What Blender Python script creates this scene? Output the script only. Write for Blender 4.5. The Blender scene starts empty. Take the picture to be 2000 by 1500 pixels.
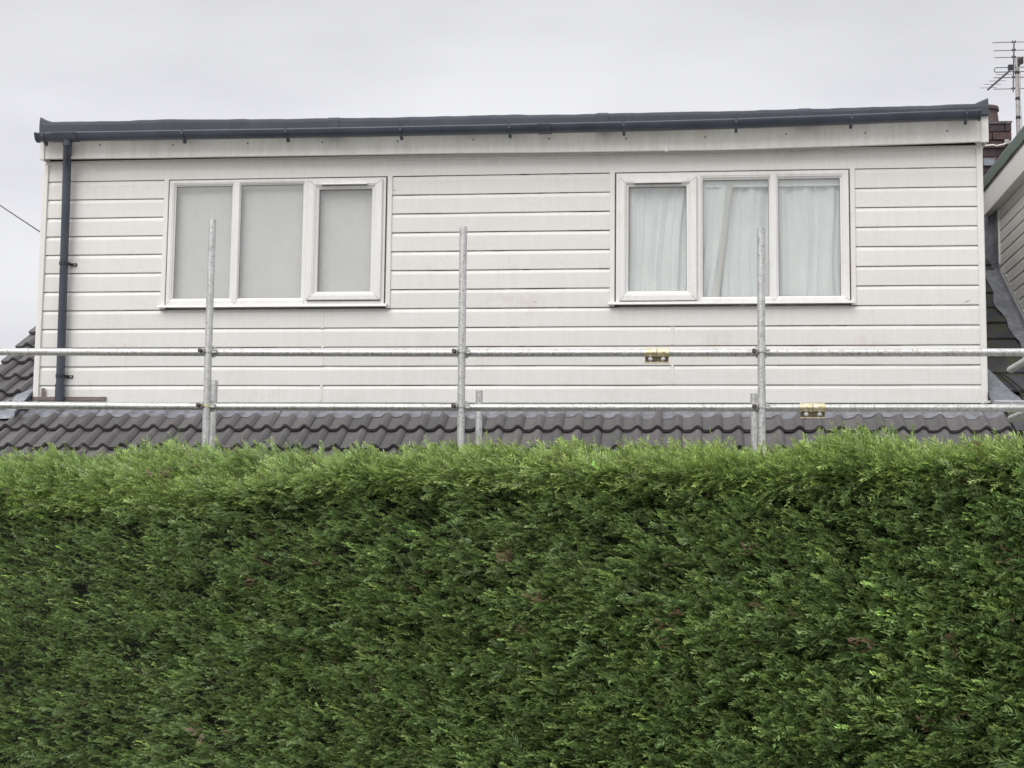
import bpy, math, random
import numpy as np
from mathutils import Matrix, Vector
random.seed(7)
rng = np.random.default_rng(11)
S = bpy.context.scene
COL = S.collection

# ------------------------------------------------------------------ camera
F = 3010.6                                   # focal length in pixels of the 2000 px wide photograph
PIT, ROLL, YAW = [math.radians(a) for a in (6.266, 0.652, 6.449)]
CAM = np.array([0.0, -11.67, 1.6])
cf = np.array([-math.sin(YAW)*math.cos(PIT), math.cos(YAW)*math.cos(PIT), math.sin(PIT)])
r0 = np.array([math.cos(YAW), math.sin(YAW), 0.0]); u0 = np.cross(r0, cf)
cr = math.cos(ROLL)*r0 + math.sin(ROLL)*u0
cu = -math.sin(ROLL)*r0 + math.cos(ROLL)*u0
cd = bpy.data.cameras.new('camera'); cam = bpy.data.objects.new('camera', cd); COL.objects.link(cam)
cd.sensor_width = 36; cd.lens = F/2000*36; cd.clip_end = 3000; cd.clip_start = .05
M = Matrix(((cr[0], cu[0], -cf[0], CAM[0]), (cr[1], cu[1], -cf[1], CAM[1]), (cr[2], cu[2], -cf[2], CAM[2]), (0, 0, 0, 1)))
cam.matrix_world = M
S.camera = cam

# ------------------------------------------------------------------ light
SUN_EL, SUN_AZ = math.radians(44), math.radians(205)      # azimuth clockwise from +Y: behind the camera, a little left
w = bpy.data.worlds.new('World'); S.world = w; w.use_nodes = True
nt = w.node_tree; N = nt.nodes; Lk = nt.links; N.clear()
out = N.new('ShaderNodeOutputWorld'); bg = N.new('ShaderNodeBackground')
sky = N.new('ShaderNodeTexSky'); sky.sky_type = 'NISHITA'; sky.sun_disc = False
sky.sun_elevation = SUN_EL; sky.sun_rotation = SUN_AZ; sky.air_density = 1.0; sky.dust_density = 4.0
tc = N.new('ShaderNodeTexCoord'); mp = N.new('ShaderNodeMapping'); mp.inputs['Scale'].default_value = (1, 1, 3.2)
no = N.new('ShaderNodeTexNoise'); no.inputs['Scale'].default_value = 4.5; no.inputs['Detail'].default_value = 5; no.inputs['Roughness'].default_value = .45
cl = N.new('ShaderNodeValToRGB')
cl.color_ramp.elements[0].position = .30; cl.color_ramp.elements[0].color = (.79, .79, .82, 1)
cl.color_ramp.elements[1].position = .70; cl.color_ramp.elements[1].color = (.96, .96, .965, 1)
# an overcast sky is brighter overhead than low down
sx = N.new('ShaderNodeSeparateXYZ'); er = N.new('ShaderNodeValToRGB')
e = er.color_ramp.elements; e[0].position = 0.0; e[0].color = (.80, .80, .815, 1); e[1].position = 1.0; e[1].color = (1.55, 1.55, 1.5, 1)
for pos, v in ((.27, (.81, .81, .83, 1)), (.31, (.75, .75, .76, 1)), (.37, (.69, .69, .695, 1)), (.60, (1.3, 1.3, 1.27, 1))):
    q = er.color_ramp.elements.new(pos); q.color = v
ml = N.new('ShaderNodeMix'); ml.data_type = 'RGBA'; ml.blend_type = 'MULTIPLY'; ml.inputs[0].default_value = 1
sc = N.new('ShaderNodeMix'); sc.data_type = 'RGBA'; sc.blend_type = 'MULTIPLY'; sc.inputs[0].default_value = 1
sc.inputs[7].default_value = (8.8, 8.8, 8.8, 1)
mx = N.new('ShaderNodeMix'); mx.data_type = 'RGBA'; mx.inputs[0].default_value = .96
Lk.new(tc.outputs['Generated'], mp.inputs[0]); Lk.new(mp.outputs[0], no.inputs['Vector']); Lk.new(no.outputs['Fac'], cl.inputs[0])
Lk.new(tc.outputs['Generated'], sx.inputs[0]); Lk.new(sx.outputs['Z'], er.inputs[0])
Lk.new(cl.outputs[0], ml.inputs[6]); Lk.new(er.outputs[0], ml.inputs[7])
Lk.new(ml.outputs[2], sc.inputs[6]); Lk.new(sky.outputs[0], mx.inputs[6]); Lk.new(sc.outputs[2], mx.inputs[7])
Lk.new(mx.outputs[2], bg.inputs[0]); bg.inputs[1].default_value = .1; Lk.new(bg.outputs[0], out.inputs[0])
sd = bpy.data.lights.new('sun', 'SUN'); sd.energy = 1.25; sd.angle = math.radians(45); sd.color = (1, .985, .965)
sun = bpy.data.objects.new('sun', sd); COL.objects.link(sun)
dirn = Vector((math.sin(SUN_AZ)*math.cos(SUN_EL), math.cos(SUN_AZ)*math.cos(SUN_EL), math.sin(SUN_EL)))
sun.rotation_euler = dirn.to_track_quat('Z', 'Y').to_euler()
vs = S.view_settings; vs.view_transform = 'Standard'; vs.look = 'None'; vs.gamma = 1; vs.exposure = .42; vs.use_curve_mapping = False
S.cycles.max_bounces = 6; S.cycles.transparent_max_bounces = 12; S.cycles.use_denoising = True
try: S.cycles.denoising_prefilter = 'ACCURATE'
except Exception: pass

# ------------------------------------------------------------------ pixel -> place helpers
ROOF_A = math.radians(32); TA = math.tan(ROOF_A); Z0 = 2.722      # roof plane: z = Z0 + TA*y
def ray(px, py): return cf + (px-1000)/F*cr - (py-750)/F*cu
def at(px, py, Y=0.0):
    d = ray(px, py); return CAM + d*((Y-CAM[1])/d[1])
def atX(px, py, X):
    d = ray(px, py); return CAM + d*((X-CAM[0])/d[0])
def atR(px, py, off=0.0):
    d = ray(px, py); return CAM + d*((Z0+off+TA*CAM[1]-CAM[2])/(d[2]-TA*d[1]))

# ------------------------------------------------------------------ mesh helpers
class MB:
    def __init__(s): s.v = []; s.f = []; s.sm = []
    def add(s, vs, fs, smooth=False):
        b = len(s.v); s.v += [tuple(map(float, q)) for q in vs]
        s.f += [tuple(b+i for i in q) for q in fs]; s.sm += [smooth]*len(fs); return s
    def box(s, x0, x1, y0, y1, z0, z1):
        return s.add([(x0,y0,z0),(x1,y0,z0),(x1,y1,z0),(x0,y1,z0),(x0,y0,z1),(x1,y0,z1),(x1,y1,z1),(x0,y1,z1)],
                     [(0,3,2,1),(4,5,6,7),(0,1,5,4),(1,2,6,5),(2,3,7,6),(3,0,4,7)])
    def tube(s, p, q, r, n=14, r2=None, caps=True, inner=0.0):
        p = Vector(p); q = Vector(q); d = (q-p).normalized()
        a = d.orthogonal().normalized(); b = d.cross(a); r2 = r if r2 is None else r2
        vs = []
        for c, rr in ((p, r), (q, r2)):
            for i in range(n):
                t = 2*math.pi*i/n; vs.append(c + a*math.cos(t)*rr + b*math.sin(t)*rr)
        s.add(vs, [(i, (i+1) % n, n+(i+1) % n, n+i) for i in range(n)], True)
        if caps:
            s.add(vs[:n], [tuple(range(n))[::-1]])
            if inner <= 0: s.add(vs[n:], [tuple(range(n))])
            else:
                k = inner/r2; top = vs[n:]
                inn = [q + (v-q)*k for v in top]; dn = [v - d*.12 for v in inn]
                s.add(top+inn, [(i, (i+1) % n, n+(i+1) % n, n+i) for i in range(n)])
                s.add(inn+dn, [(i, (i+1) % n, n+(i+1) % n, n+i) for i in range(n)], True); s.add(dn, [tuple(range(n))])
        return s
    def path(s, pts, r, n=8):
        pts = [Vector(p) for p in pts]; rings = []; up = Vector((0, 0, 1))
        for i, p in enumerate(pts):
            d = (pts[min(i+1, len(pts)-1)] - pts[max(i-1, 0)]).normalized()
            a = d.cross(up); a = a.normalized() if a.length > 1e-3 else Vector((1, 0, 0)); b = d.cross(a)
            rings.append([p + a*math.cos(2*math.pi*k/n)*r + b*math.sin(2*math.pi*k/n)*r for k in range(n)])
        vs = [v for g in rings for v in g]
        s.add(vs, [(i*n+k, i*n+(k+1) % n, (i+1)*n+(k+1) % n, (i+1)*n+k) for i in range(len(pts)-1) for k in range(n)], True)
        s.add(rings[0], [tuple(range(n))]); s.add(rings[-1], [tuple(range(n))[::-1]]); return s
    def sweep(s, sections, close=True, smooth=False, caps=True):
        n = len(sections[0]); vs = [v for g in sections for v in g]; m = n if close else n-1
        s.add(vs, [(i*n+k, i*n+(k+1) % n, (i+1)*n+(k+1) % n, (i+1)*n+k) for i in range(len(sections)-1) for k in range(m)], smooth)
        if close and caps: s.add(sections[0], [tuple(range(n))[::-1]]); s.add(sections[-1], [tuple(range(n))])
        return s
    def ring(s, o, i, prof):                  # o, i = (x0,x1,z0,z1); prof = [(t, y)], mitred picture frame facing -Y
        R = []
        for t, y in prof:
            a = [o[k]+(i[k]-o[k])*t for k in range(4)]
            R.append([(a[0],y,a[2]),(a[1],y,a[2]),(a[1],y,a[3]),(a[0],y,a[3])])
        for g, h in zip(R[:-1], R[1:]):
            s.add(g+h, [(k, (k+1) % 4, 4+(k+1) % 4, 4+k) for k in range(4)])
        return s
    def mesh(s, name, mat, fix=True):
        me = bpy.data.meshes.new(name); me.from_pydata(s.v, [], s.f)
        me.polygons.foreach_set('use_smooth', s.sm)
        if fix:
            import bmesh
            b = bmesh.new(); b.from_mesh(me); bmesh.ops.recalc_face_normals(b, faces=b.faces); b.to_mesh(me); b.free()
        me.materials.append(mat); me.update(); return me
    def obj(s, name, mat, parent=None, kind=None, label=None, fix=True):
        return link(name, s.mesh(name, mat, fix), parent, kind, label)
def link(name, me, parent=None, kind=None, label=None, loc=None):
    o = bpy.data.objects.new(name, me); COL.objects.link(o)
    if parent is not None: o.parent = parent
    if kind: o['kind'] = kind
    if label: o['label'] = label
    if loc is not None: o.location = loc
    return o
def thing(name, label, cat, group=None, loc=(0, 0, 0)):
    o = bpy.data.objects.new(name, None); COL.objects.link(o); o.location = loc; o.empty_display_size = .2
    o['label'] = label; o['category'] = cat
    if group: o['group'] = group
    return o
def tag(o, label, cat, group=None):
    o['label'] = label; o['category'] = cat
    if group: o['group'] = group
    return o

# ------------------------------------------------------------------ materials
def mat(name, col, rough=.5, metal=0.0, spec=.5):
    m = bpy.data.materials.new(name); m.use_nodes = True; b = m.node_tree.nodes['Principled BSDF']
    b.inputs['Base Color'].default_value = (*col, 1); b.inputs['Roughness'].default_value = rough
    b.inputs['Metallic'].default_value = metal; b.inputs['Specular IOR Level'].default_value = spec
    return m
def nn(m, t, **kw):
    n = m.node_tree.nodes.new(t)
    for k, v in kw.items(): n.inputs[k.replace('_', ' ')].default_value = v
    return n
def coords(m, scale, kind='Object'):
    t = nn(m, 'ShaderNodeTexCoord'); p = nn(m, 'ShaderNodeMapping'); p.inputs['Scale'].default_value = scale
    m.node_tree.links.new(t.outputs[kind], p.inputs[0]); return p.outputs[0]
def noise(m, vec, scale, detail=4, rough=.55):
    n = nn(m, 'ShaderNodeTexNoise', Scale=scale, Detail=detail, Roughness=rough); m.node_tree.links.new(vec, n.inputs['Vector']); return n.outputs['Fac']
def ramp(m, fac, stops):
    r = nn(m, 'ShaderNodeValToRGB'); e = r.color_ramp.elements
    e[0].position, e[0].color = stops[0][0], (*stops[0][1], 1); e[1].position, e[1].color = stops[-1][0], (*stops[-1][1], 1)
    for p, c in stops[1:-1]: q = e.new(p); q.color = (*c, 1)
    m.node_tree.links.new(fac, r.inputs[0]); return r.outputs[0]
def mul(m, a, b, fac=1.0, mode='MULTIPLY'):
    x = nn(m, 'ShaderNodeMix'); x.data_type = 'RGBA'; x.blend_type = mode; x.inputs[0].default_value = fac
    m.node_tree.links.new(a, x.inputs[6]); m.node_tree.links.new(b, x.inputs[7]); return x.outputs[2]
def mixf(m, fac, a, b):
    x = nn(m, 'ShaderNodeMix'); x.data_type = 'RGBA'; L = m.node_tree.links
    L.new(fac, x.inputs[0]); L.new(a, x.inputs[6]); L.new(b, x.inputs[7]); return x.outputs[2]
def setc(m, sock, inp='Base Color'): m.node_tree.links.new(sock, m.node_tree.nodes['Principled BSDF'].inputs[inp])
def bump(m, fac, strength=.3, dist=.01):
    b = nn(m, 'ShaderNodeBump', Strength=strength, Distance=dist); m.node_tree.links.new(fac, b.inputs['Height'])
    m.node_tree.links.new(b.outputs[0], m.node_tree.nodes['Principled BSDF'].inputs['Normal'])
def rnd(m):
    return nn(m, 'ShaderNodeObjectInfo').outputs['Random']

def white_pvc(name, a, b, dirt, rough=.38, streak=.6):
    m = mat(name, a, rough)
    big = ramp(m, noise(m, coords(m, (1, 1, 1)), .55, 3), [(.3, a), (.7, b)])
    st = ramp(m, noise(m, coords(m, (9, 9, .9)), 2.2, 5, .65), [(.35, dirt), (.62, (1, 1, 1))])
    c = mul(m, big, st, streak)
    fine = ramp(m, noise(m, coords(m, (1, 1, 1)), 38, 3), [(.25, (.955, .95, .94)), (.6, (1, 1, 1))])
    c = mul(m, c, fine)
    tint = ramp(m, rnd(m), [(0, (.965, .965, .955)), (1, (1, 1, 1))])
    c = mul(m, c, tint)
    gr = ramp(m, noise(m, coords(m, (1.1, 1, 1.6)), 1.7, 6, .72), [(.54, (0, 0, 0)), (.74, (.55, .55, .55))])
    gs = ramp(m, noise(m, coords(m, (26, 26, 2.2)), 1.5, 4, .6), [(.40, (.15, .15, .15)), (.66, (1, 1, 1))])
    br = nn(m, 'ShaderNodeRGB'); br.outputs[0].default_value = (.50, .43, .34, 1)
    c = mixf(m, mul(m, gr, gs), c, br.outputs[0])
    setc(m, c); bump(m, noise(m, coords(m, (1, 1, 6)), 3, 3), .10, .01)
    return m
M_clad = white_pvc('white_cladding', (.735, .726, .706), (.765, .749, .728), (.90, .87, .83), .38, .32)
M_trim = white_pvc('white_trim', (.80, .785, .765), (.77, .755, .73), (.90, .88, .85))
M_fascia = white_pvc('white_fascia', (.77, .77, .73), (.80, .78, .755), (.86, .85, .80), .35, .8)
M_frame = white_pvc('window_white', (.82, .815, .81), (.80, .79, .78), (.90, .88, .85), .3)
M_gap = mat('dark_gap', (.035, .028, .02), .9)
M_moss = mat('moss_seam', (.07, .052, .028), .95)
m = M_felt = mat('roof_felt', (.062, .066, .080), .85)
setc(m, mul(m, ramp(m, noise(m, coords(m, (1, 1, 1)), 2.2, 4), [(.3, (.060, .066, .084)), (.7, (.086, .092, .112))]),
            ramp(m, noise(m, coords(m, (1, 1, 1)), 160, 2), [(.3, (.7, .7, .7)), (.7, (1.25, 1.25, 1.25))])))
bump(m, noise(m, coords(m, (1, 1, 1)), 120, 2), .5, .004)
m = M_pvc = mat('black_pvc', (.045, .052, .070), .32)
setc(m, ramp(m, noise(m, coords(m, (1, 1, 1)), 5, 4), [(.3, (.040, .047, .066)), (.7, (.062, .072, .098))]))
m = M_tile = mat('roof_tile_grey', (.12, .11, .11), .8)
c = ramp(m, noise(m, coords(m, (1, 1, 1)), 3.5, 5, .6), [(.28, (.088, .084, .089)), (.72, (.142, .134, .138))])
c = mul(m, c, ramp(m, noise(m, coords(m, (1, 1, 1)), 90, 3, .7), [(.3, (.78, .78, .78)), (.7, (1.15, 1.15, 1.15))]))
c = mul(m, c, ramp(m, rnd(m), [(0, (.78, .78, .79)), (1, (1.16, 1.13, 1.11))]))
lich = ramp(m, noise(m, coords(m, (1, 1, 1), 'Object'), 26, 2, .5), [(.70, (0, 0, 0)), (.76, (1, 1, 1))])
w2 = nn(m, 'ShaderNodeRGB'); w2.outputs[0].default_value = (.24, .24, .23, 1)
setc(m, mixf(m, lich, c, w2.outputs[0])); bump(m, noise(m, coords(m, (1, 1, 1)), 140, 3), .35, .003)
rr = ramp(m, noise(m, coords(m, (1, 1, 1)), 1.3, 3), [(.35, (.55, .55, .55)), (.65, (.85, .85, .85))]); setc(m, rr, 'Roughness')
m = M_flat = mat('old_flat_tile', (.05, .052, .06), .8)
c = ramp(m, noise(m, coords(m, (1, 1, 1)), 6, 5, .6), [(.3, (.040, .041, .050)), (.7, (.075, .075, .085))])
mo = ramp(m, noise(m, coords(m, (1, 1, 1)), 4.3, 6, .7), [(.50, (0, 0, 0)), (.62, (1, 1, 1))])
g = nn(m, 'ShaderNodeRGB'); g.outputs[0].default_value = (.062, .070, .028, 1)
setc(m, mixf(m, mo, c, g.outputs[0])); bump(m, noise(m, coords(m, (1, 1, 1)), 60, 4), .5, .006)
m = M_lead = mat('lead_sheet', (.24, .25, .28), .5, .25)
setc(m, mul(m, ramp(m, noise(m, coords(m, (1, 1, 1)), 7, 6, .7), [(.28, (.15, .155, .18)), (.6, (.27, .28, .315)), (.8, (.40, .41, .44))]),
            ramp(m, noise(m, coords(m, (3, 1, 8)), 6, 4), [(.3, (.75, .75, .75)), (.6, (1.1, 1.1, 1.1))])))
bump(m, noise(m, coords(m, (1, 1, 1)), 14, 4), .7, .012)
m = M_galv = mat('galvanised_steel', (.46, .46, .45), .42, .75)
c = ramp(m, noise(m, coords(m, (3, 3, 1)), 14.0, 6, .75), [(.28, (.40, .40, .39)), (.5, (.58, .585, .58)), (.75, (.76, .765, .76))])
c = mul(m, c, ramp(m, noise(m, coords(m, (1, 1, 1)), 75, 4, .75), [(.34, (.45, .43, .39)), (.5, (1, 1, 1))]), .85)
setc(m, c); setc(m, ramp(m, noise(m, coords(m, (1, 1, 1)), 30, 4), [(.3, (.3, .3, .3)), (.7, (.6, .6, .6))]), 'Roughness')
bump(m, noise(m, coords(m, (1, 1, 1)), 90, 3), .25, .002)
m = M_brass = mat('gold_plated_steel', (.62, .50, .24), .38, .75)
setc(m, ramp(m, noise(m, coords(m, (1, 1, 1)), 45, 4), [(.3, (.40, .32, .17)), (.55, (.72, .65, .45)), (.75, (.88, .85, .72))]))
m = M_rust = mat('dark_bolt', (.09, .08, .08), .45, .5)
setc(m, ramp(m, noise(m, coords(m, (1, 1, 1)), 60, 3), [(.3, (.04, .035, .035)), (.7, (.16, .14, .13))]))
m = M_plate = mat('dark_plate', (.13, .10, .05), .6, .5); setc(m, ramp(m, noise(m, coords(m, (1, 1, 1)), 50, 3), [(.35, (.04, .033, .028)), (.65, (.16, .13, .08))]))  # mottled dark brown for the recessed plate behind the coupler bolts
m = M_brown = mat('brown_board', (.20, .15, .125), .8)
setc(m, ramp(m, noise(m, coords(m, (2, 2, 8)), 8, 4), [(.3, (.13, .105, .095)), (.7, (.25, .20, .18))]))
m = M_brick = mat('chimney_brick', (.12, .06, .055), .9)
c = ramp(m, noise(m, coords(m, (1, 1, 1)), 16, 5, .7), [(.3, (.040, .034, .040)), (.7, (.095, .066, .068))])
setc(m, mul(m, c, ramp(m, rnd(m), [(0, (.7, .7, .78)), (.75, (1, .97, .97)), (1, (1.6, 1.1, 1.0))])))
bump(m, noise(m, coords(m, (1, 1, 1)), 50, 4), .8, .008)
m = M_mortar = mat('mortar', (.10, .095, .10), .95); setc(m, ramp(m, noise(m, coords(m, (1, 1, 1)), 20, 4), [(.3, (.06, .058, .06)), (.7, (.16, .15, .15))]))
m = M_pot = mat('clay_pot', (.10, .065, .06), .85); setc(m, ramp(m, noise(m, coords(m, (1, 1, 1)), 18, 4), [(.3, (.05, .045, .05)), (.7, (.14, .09, .08))]))
m = M_green = mat('green_mineral_felt', (.09, .14, .11), .9)
setc(m, ramp(m, noise(m, coords(m, (1, 1, 1)), 40, 5, .7), [(.3, (.10, .13, .112)), (.7, (.155, .19, .168))])); bump(m, noise(m, coords(m, (1, 1, 1)), 150, 2), .5, .004)
m = M_nclad = white_pvc('aged_cladding', (.84, .835, .81), (.86, .85, .825), (.90, .89, .87), .45, .4)
m = M_mast = mat('dull_aluminium', (.42, .40, .39), .5, .5); setc(m, ramp(m, noise(m, coords(m, (1, 1, 1)), 20, 3), [(.3, (.33, .31, .305)), (.7, (.50, .475, .465))]))
M_elem = mat('aerial_rod', (.16, .16, .18), .45, .6)
M_black = mat('black_plastic', (.022, .022, .027), .5)
m = M_wall = mat('render_wall', (.55, .52, .46), .9); setc(m, ramp(m, noise(m, coords(m, (1, 1, 1)), 5, 5), [(.3, (.47, .44, .39)), (.7, (.60, .57, .51))]))
m = M_grass = mat('lawn_soil', (.06, .09, .03), .95)
setc(m, ramp(m, noise(m, coords(m, (1, 1, 1)), 3, 6, .7), [(.3, (.035, .055, .018)), (.7, (.08, .12, .04))])); bump(m, noise(m, coords(m, (1, 1, 1)), 30, 4), .6, .03)
m = M_pave = mat('paving', (.30, .29, .28), .9); setc(m, mul(m, ramp(m, noise(m, coords(m, (1, 1, 1)), 1.2, 6, .6), [(.3, (.33, .325, .315)), (.7, (.42, .41, .395))]), ramp(m, noise(m, coords(m, (1, 1, 1)), 40, 3), [(.3, (.85, .85, .85)), (.7, (1.05, 1.05, 1.05))])))
# blinds, curtains: thin cloth that passes some light
def cloth(name, c1, c2, vec_scale, sc_):
    m = bpy.data.materials.new(name); m.use_nodes = True; b = m.node_tree.nodes['Principled BSDF']; b.inputs['Roughness'].default_value = .9
    c = ramp(m, noise(m, coords(m, vec_scale), sc_, 4), [(.3, c1), (.7, c2)])
    wv = ramp(m, noise(m, coords(m, (1, 1, 1)), 220, 1), [(.3, (.94, .94, .94)), (.7, (1.03, 1.03, 1.03))])
    setc(m, mul(m, c, wv)); return m
M_blind = cloth('blind_fabric', (.72, .695, .665), (.76, .73, .70), (1, 1, .4), 2)
M_curtain = cloth('white_curtain', (.80, .82, .80), (.87, .88, .86), (6, 1, .5), 3)
M_lining = cloth('curtain_lining', (.62, .585, .54), (.67, .64, .59), (6, 1, .5), 3)
# glass: clear sheet with a Fresnel reflection and a faint film of dust
m = M_glass = bpy.data.materials.new('window_glass'); m.use_nodes = True; T = m.node_tree; T.nodes.clear()
o_ = T.nodes.new('ShaderNodeOutputMaterial'); tr = T.nodes.new('ShaderNodeBsdfTransparent'); tr.inputs[0].default_value = (.975, .985, .983, 1)
gl = T.nodes.new('ShaderNodeBsdfGlossy'); gl.inputs['Roughness'].default_value = .015
lw_ = T.nodes.new('ShaderNodeLayerWeight'); pw = T.nodes.new('ShaderNodeMath'); pw.operation = 'POWER'; pw.inputs[1].default_value = 4
T.links.new(lw_.outputs['Facing'], pw.inputs[0]); fr = T.nodes.new('ShaderNodeMath'); fr.operation = 'MULTIPLY_ADD'; fr.inputs[1].default_value = .9; fr.inputs[2].default_value = .09; T.links.new(pw.outputs[0], fr.inputs[0])
mg = T.nodes.new('ShaderNodeMixShader'); T.links.new(fr.outputs[0], mg.inputs[0]); T.links.new(tr.outputs[0], mg.inputs[1]); T.links.new(gl.outputs[0], mg.inputs[2])
df = T.nodes.new('ShaderNodeBsdfDiffuse'); df.inputs[0].default_value = (.6, .63, .64, 1)
md = T.nodes.new('ShaderNodeMixShader'); T.links.new(mg.outputs[0], md.inputs[1]); T.links.new(df.outputs[0], md.inputs[2])
v = coords(m, (1, 1, .6)); f_ = ramp(m, noise(m, v, 5, 5, .65), [(.3, (.02, .02, .02)), (.75, (.12, .12, .12))]); T.links.new(f_, md.inputs[0])
T.links.new(md.outputs[0], o_.inputs[0])

# ================================================================== SETTING
g = MB(); g.add([(-400,-400,0),(400,-400,0),(400,600,0),(-400,600,0)], [(0,1,2,3)])
g.obj('ground', M_pave, None, 'structure')

# ================================================================== BUNGALOW
XL, XR = -5.14, 2.225                       # dormer corners
VERGE = -5.69
PARTY = 2.32
bung = thing('bungalow', 'bungalow with a wide white clad box dormer, black gutter and grey rolled tiles', 'house')
RIDGE_Y = 3.6; RIDGE_Z = Z0+TA*RIDGE_Y
g = MB(); g.box(VERGE+.06, PARTY-.002, -.62, 8.0, -.02, 2.28); g.obj('lower_wall', M_wall, bung)
# gable end + roof deck
g = MB(); yb = 2*RIDGE_Y+.95
g.add([(VERGE+.06,-.62,2.28),(VERGE+.06,8.0,2.28),(VERGE+.06,RIDGE_Y,RIDGE_Z-.06)], [(0,1,2)])
g.obj('gable', M_wall, bung)
def deck(x0, x1, off=-.015):
    g = MB(); th = .03
    a = [(-.92, Z0-.92*TA+off), (RIDGE_Y, RIDGE_Z+off), (2*RIDGE_Y+.92, Z0-.92*TA+off)]
    vs = [(x, y, z-d) for x in (x0, x1) for d in (0, th) for y, z in a]
    g.add(vs, [(0,1,7,6),(1,2,8,7),(3,9,10,4),(4,10,11,5),(0,3,4,1),(1,4,5,2),(6,7,10,9),(7,8,11,10),(0,6,9,3),(2,5,11,8)])
    return g
deck(VERGE, PARTY-.001).obj('roof_deck', M_flat, bung)

# rolled tiles
PITCH = .146; GAUGE = .305; A_c, A_s = math.cos(ROOF_A), math.sin(ROOF_A)
prof = [(0,.000),(.022,-.004),(.046,-.003),(.068,.003),(.082,.014),(.096,.028),(.110,.034),(.124,.029),(.138,.015),(.146,.006)]
def h_base(v): return .008 + .032*(1-v/GAUGE)
def on_roof(X, v, h, Y0=0.0):               # v metres up the slope from the point at Y0
    return (X, Y0+v*A_c-h*A_s, Z0+TA*Y0+v*A_s+h*A_c)
def tile_mesh(w=1.0, name='roof_tile'):
    g = MB(); n = len(prof); top = []
    for v in (0.0, .36):
        for u, h in prof: top.append(Vector(on_roof(u*w, v, h+h_base(v))) - Vector((0, 0, Z0)))
    g.add(top, [(k, k+1, n+k+1, n+k) for k in range(n-1)], True)
    lip = [Vector(on_roof(u*w, 0.004, h+h_base(0)-.024)) - Vector((0, 0, Z0)) for u, h in prof]
    g.add(top[:n]+lip, [(k, n+k, n+k+1, k+1) for k in range(n-1)])
    for k in (0, n-1):                       # side edges
        g.add([top[k], top[n+k], top[n+k]+Vector((0, 0, -.016)), lip[k]], [(0,1,2,3)])
    under = [top[n+k]+Vector((0, 0, -.016)) for k in range(n)]
    g.add(lip+under, [(k, n+k, n+k+1, k+1) for k in range(n-1)])
    return g.mesh(name, M_tile, fix=False)
TM = [tile_mesh()]
ref = atR(1206, 837, .03)[0] - .110          # a roll crest seen in the photograph
k0 = math.floor((VERGE-ref)/PITCH)
x_first = ref + (k0+1)*PITCH
if x_first - VERGE > .08: x_first -= PITCH
cols = []
x = x_first
while x + PITCH < PARTY + .03: cols.append(x); x += PITCH
rows = [-.39 - .2587, -.39 - 2*.2587, -.39, -.39 + .2587]
for ri, Y0 in enumerate([-.907, -.648, -.39, -.131]+[-.131+.2587*k for k in range(1, 15)]):
    for x in cols:
        if Y0 > -.2 and x + PITCH > XL + .05: continue
        if Y0 + .05 > RIDGE_Y: continue
        o = link('roof_tile', TM[0], bung)
        o.location = (x+random.uniform(-.0015, .0015), Y0+random.uniform(-.003, .003), Z0+TA*Y0+random.uniform(-.001, .0025))
        o.rotation_euler = (random.uniform(-.006, .006), 0, random.uniform(-.006, .006))
# verge strip and eaves
g = MB()
for i in range(1):
    g.sweep([[on_roof(VERGE-.005, v, -.09), on_roof(VERGE+.02, v, -.09), on_roof(VERGE+.02, v, -.002), on_roof(VERGE-.005, v, -.002)] for v in (-1.10, 4.25)])
g.obj('verge_trim', M_flat, bung)
g = MB(); n = 10
def gutter_section(x, yc, zt, r, depth=.052, thick=.003):
    pts = []
    for i in range(n+1):
        t = math.pi*i/n; pts.append((x, yc-math.cos(t)*r, zt-math.sin(t)**.8*depth))
    inn = [(x, p[1]*(1)+(yc-p[1])*.08, p[2]+thick) for p in pts[::-1]]
    return pts+inn
g.sweep([gutter_section(x, -1.03, 2.13, .056) for x in (VERGE-.02, PARTY)], True, True); g.obj('eaves_gutter', M_pvc, bung)
g = MB(); g.box(VERGE+.02, PARTY-.003, -.955, -.93, 2.02, 2.15); g.obj('eaves_fascia', M_fascia, bung)
# ridge tiles on the left stub and hip
g = MB()
for x0_, x1_ in ((VERGE, XL-.01),):
    sec = [[(x, RIDGE_Y+math.cos(t)*.13, RIDGE_Z-.03+math.sin(t)*.13) for t in [math.pi*i/8 for i in range(9)]] for x in (x0_, x1_)]
    g.sweep(sec, False, True)
g.obj('ridge_tile', M_tile, bung)

# lead flashing dressed over the tiles under the dormer wall
def prof_h(X):
    u = (X-cols[0]) % PITCH
    for (a, ha), (b, hb) in zip(prof[:-1], prof[1:]):
        if a <= u <= b: return ha+(hb-ha)*(u-a)/(b-a)
    return 0
g = MB(); secs = []
v_low = -.20/A_c; v_up = .01
xs = np.arange(XL-.17, PARTY-.02, PITCH/12)
for i, x in enumerate(xs):
    j = .012*math.sin(x*5.3)+.010*math.sin(x*13.7+1)+random.uniform(-.002, .002)
    hh = prof_h(x)*.93
    lo = v_low + j; row = (v_low+.39/A_c)
    sec = []
    for v, e in ((lo, .004), (lo+.05, .006), (v_up-.02, .004)):
        sec.append(on_roof(x, v, hh*(1 if v < -.1 else .8)+h_base(v+.39/A_c)+e))
    sec.append((x, .006, Z0+.004)); sec.append((x, .012, Z0+.02))
    secs.append(sec)
g.sweep(secs, False, True); g.obj('lead_flashing', M_lead, bung, fix=False)
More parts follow.
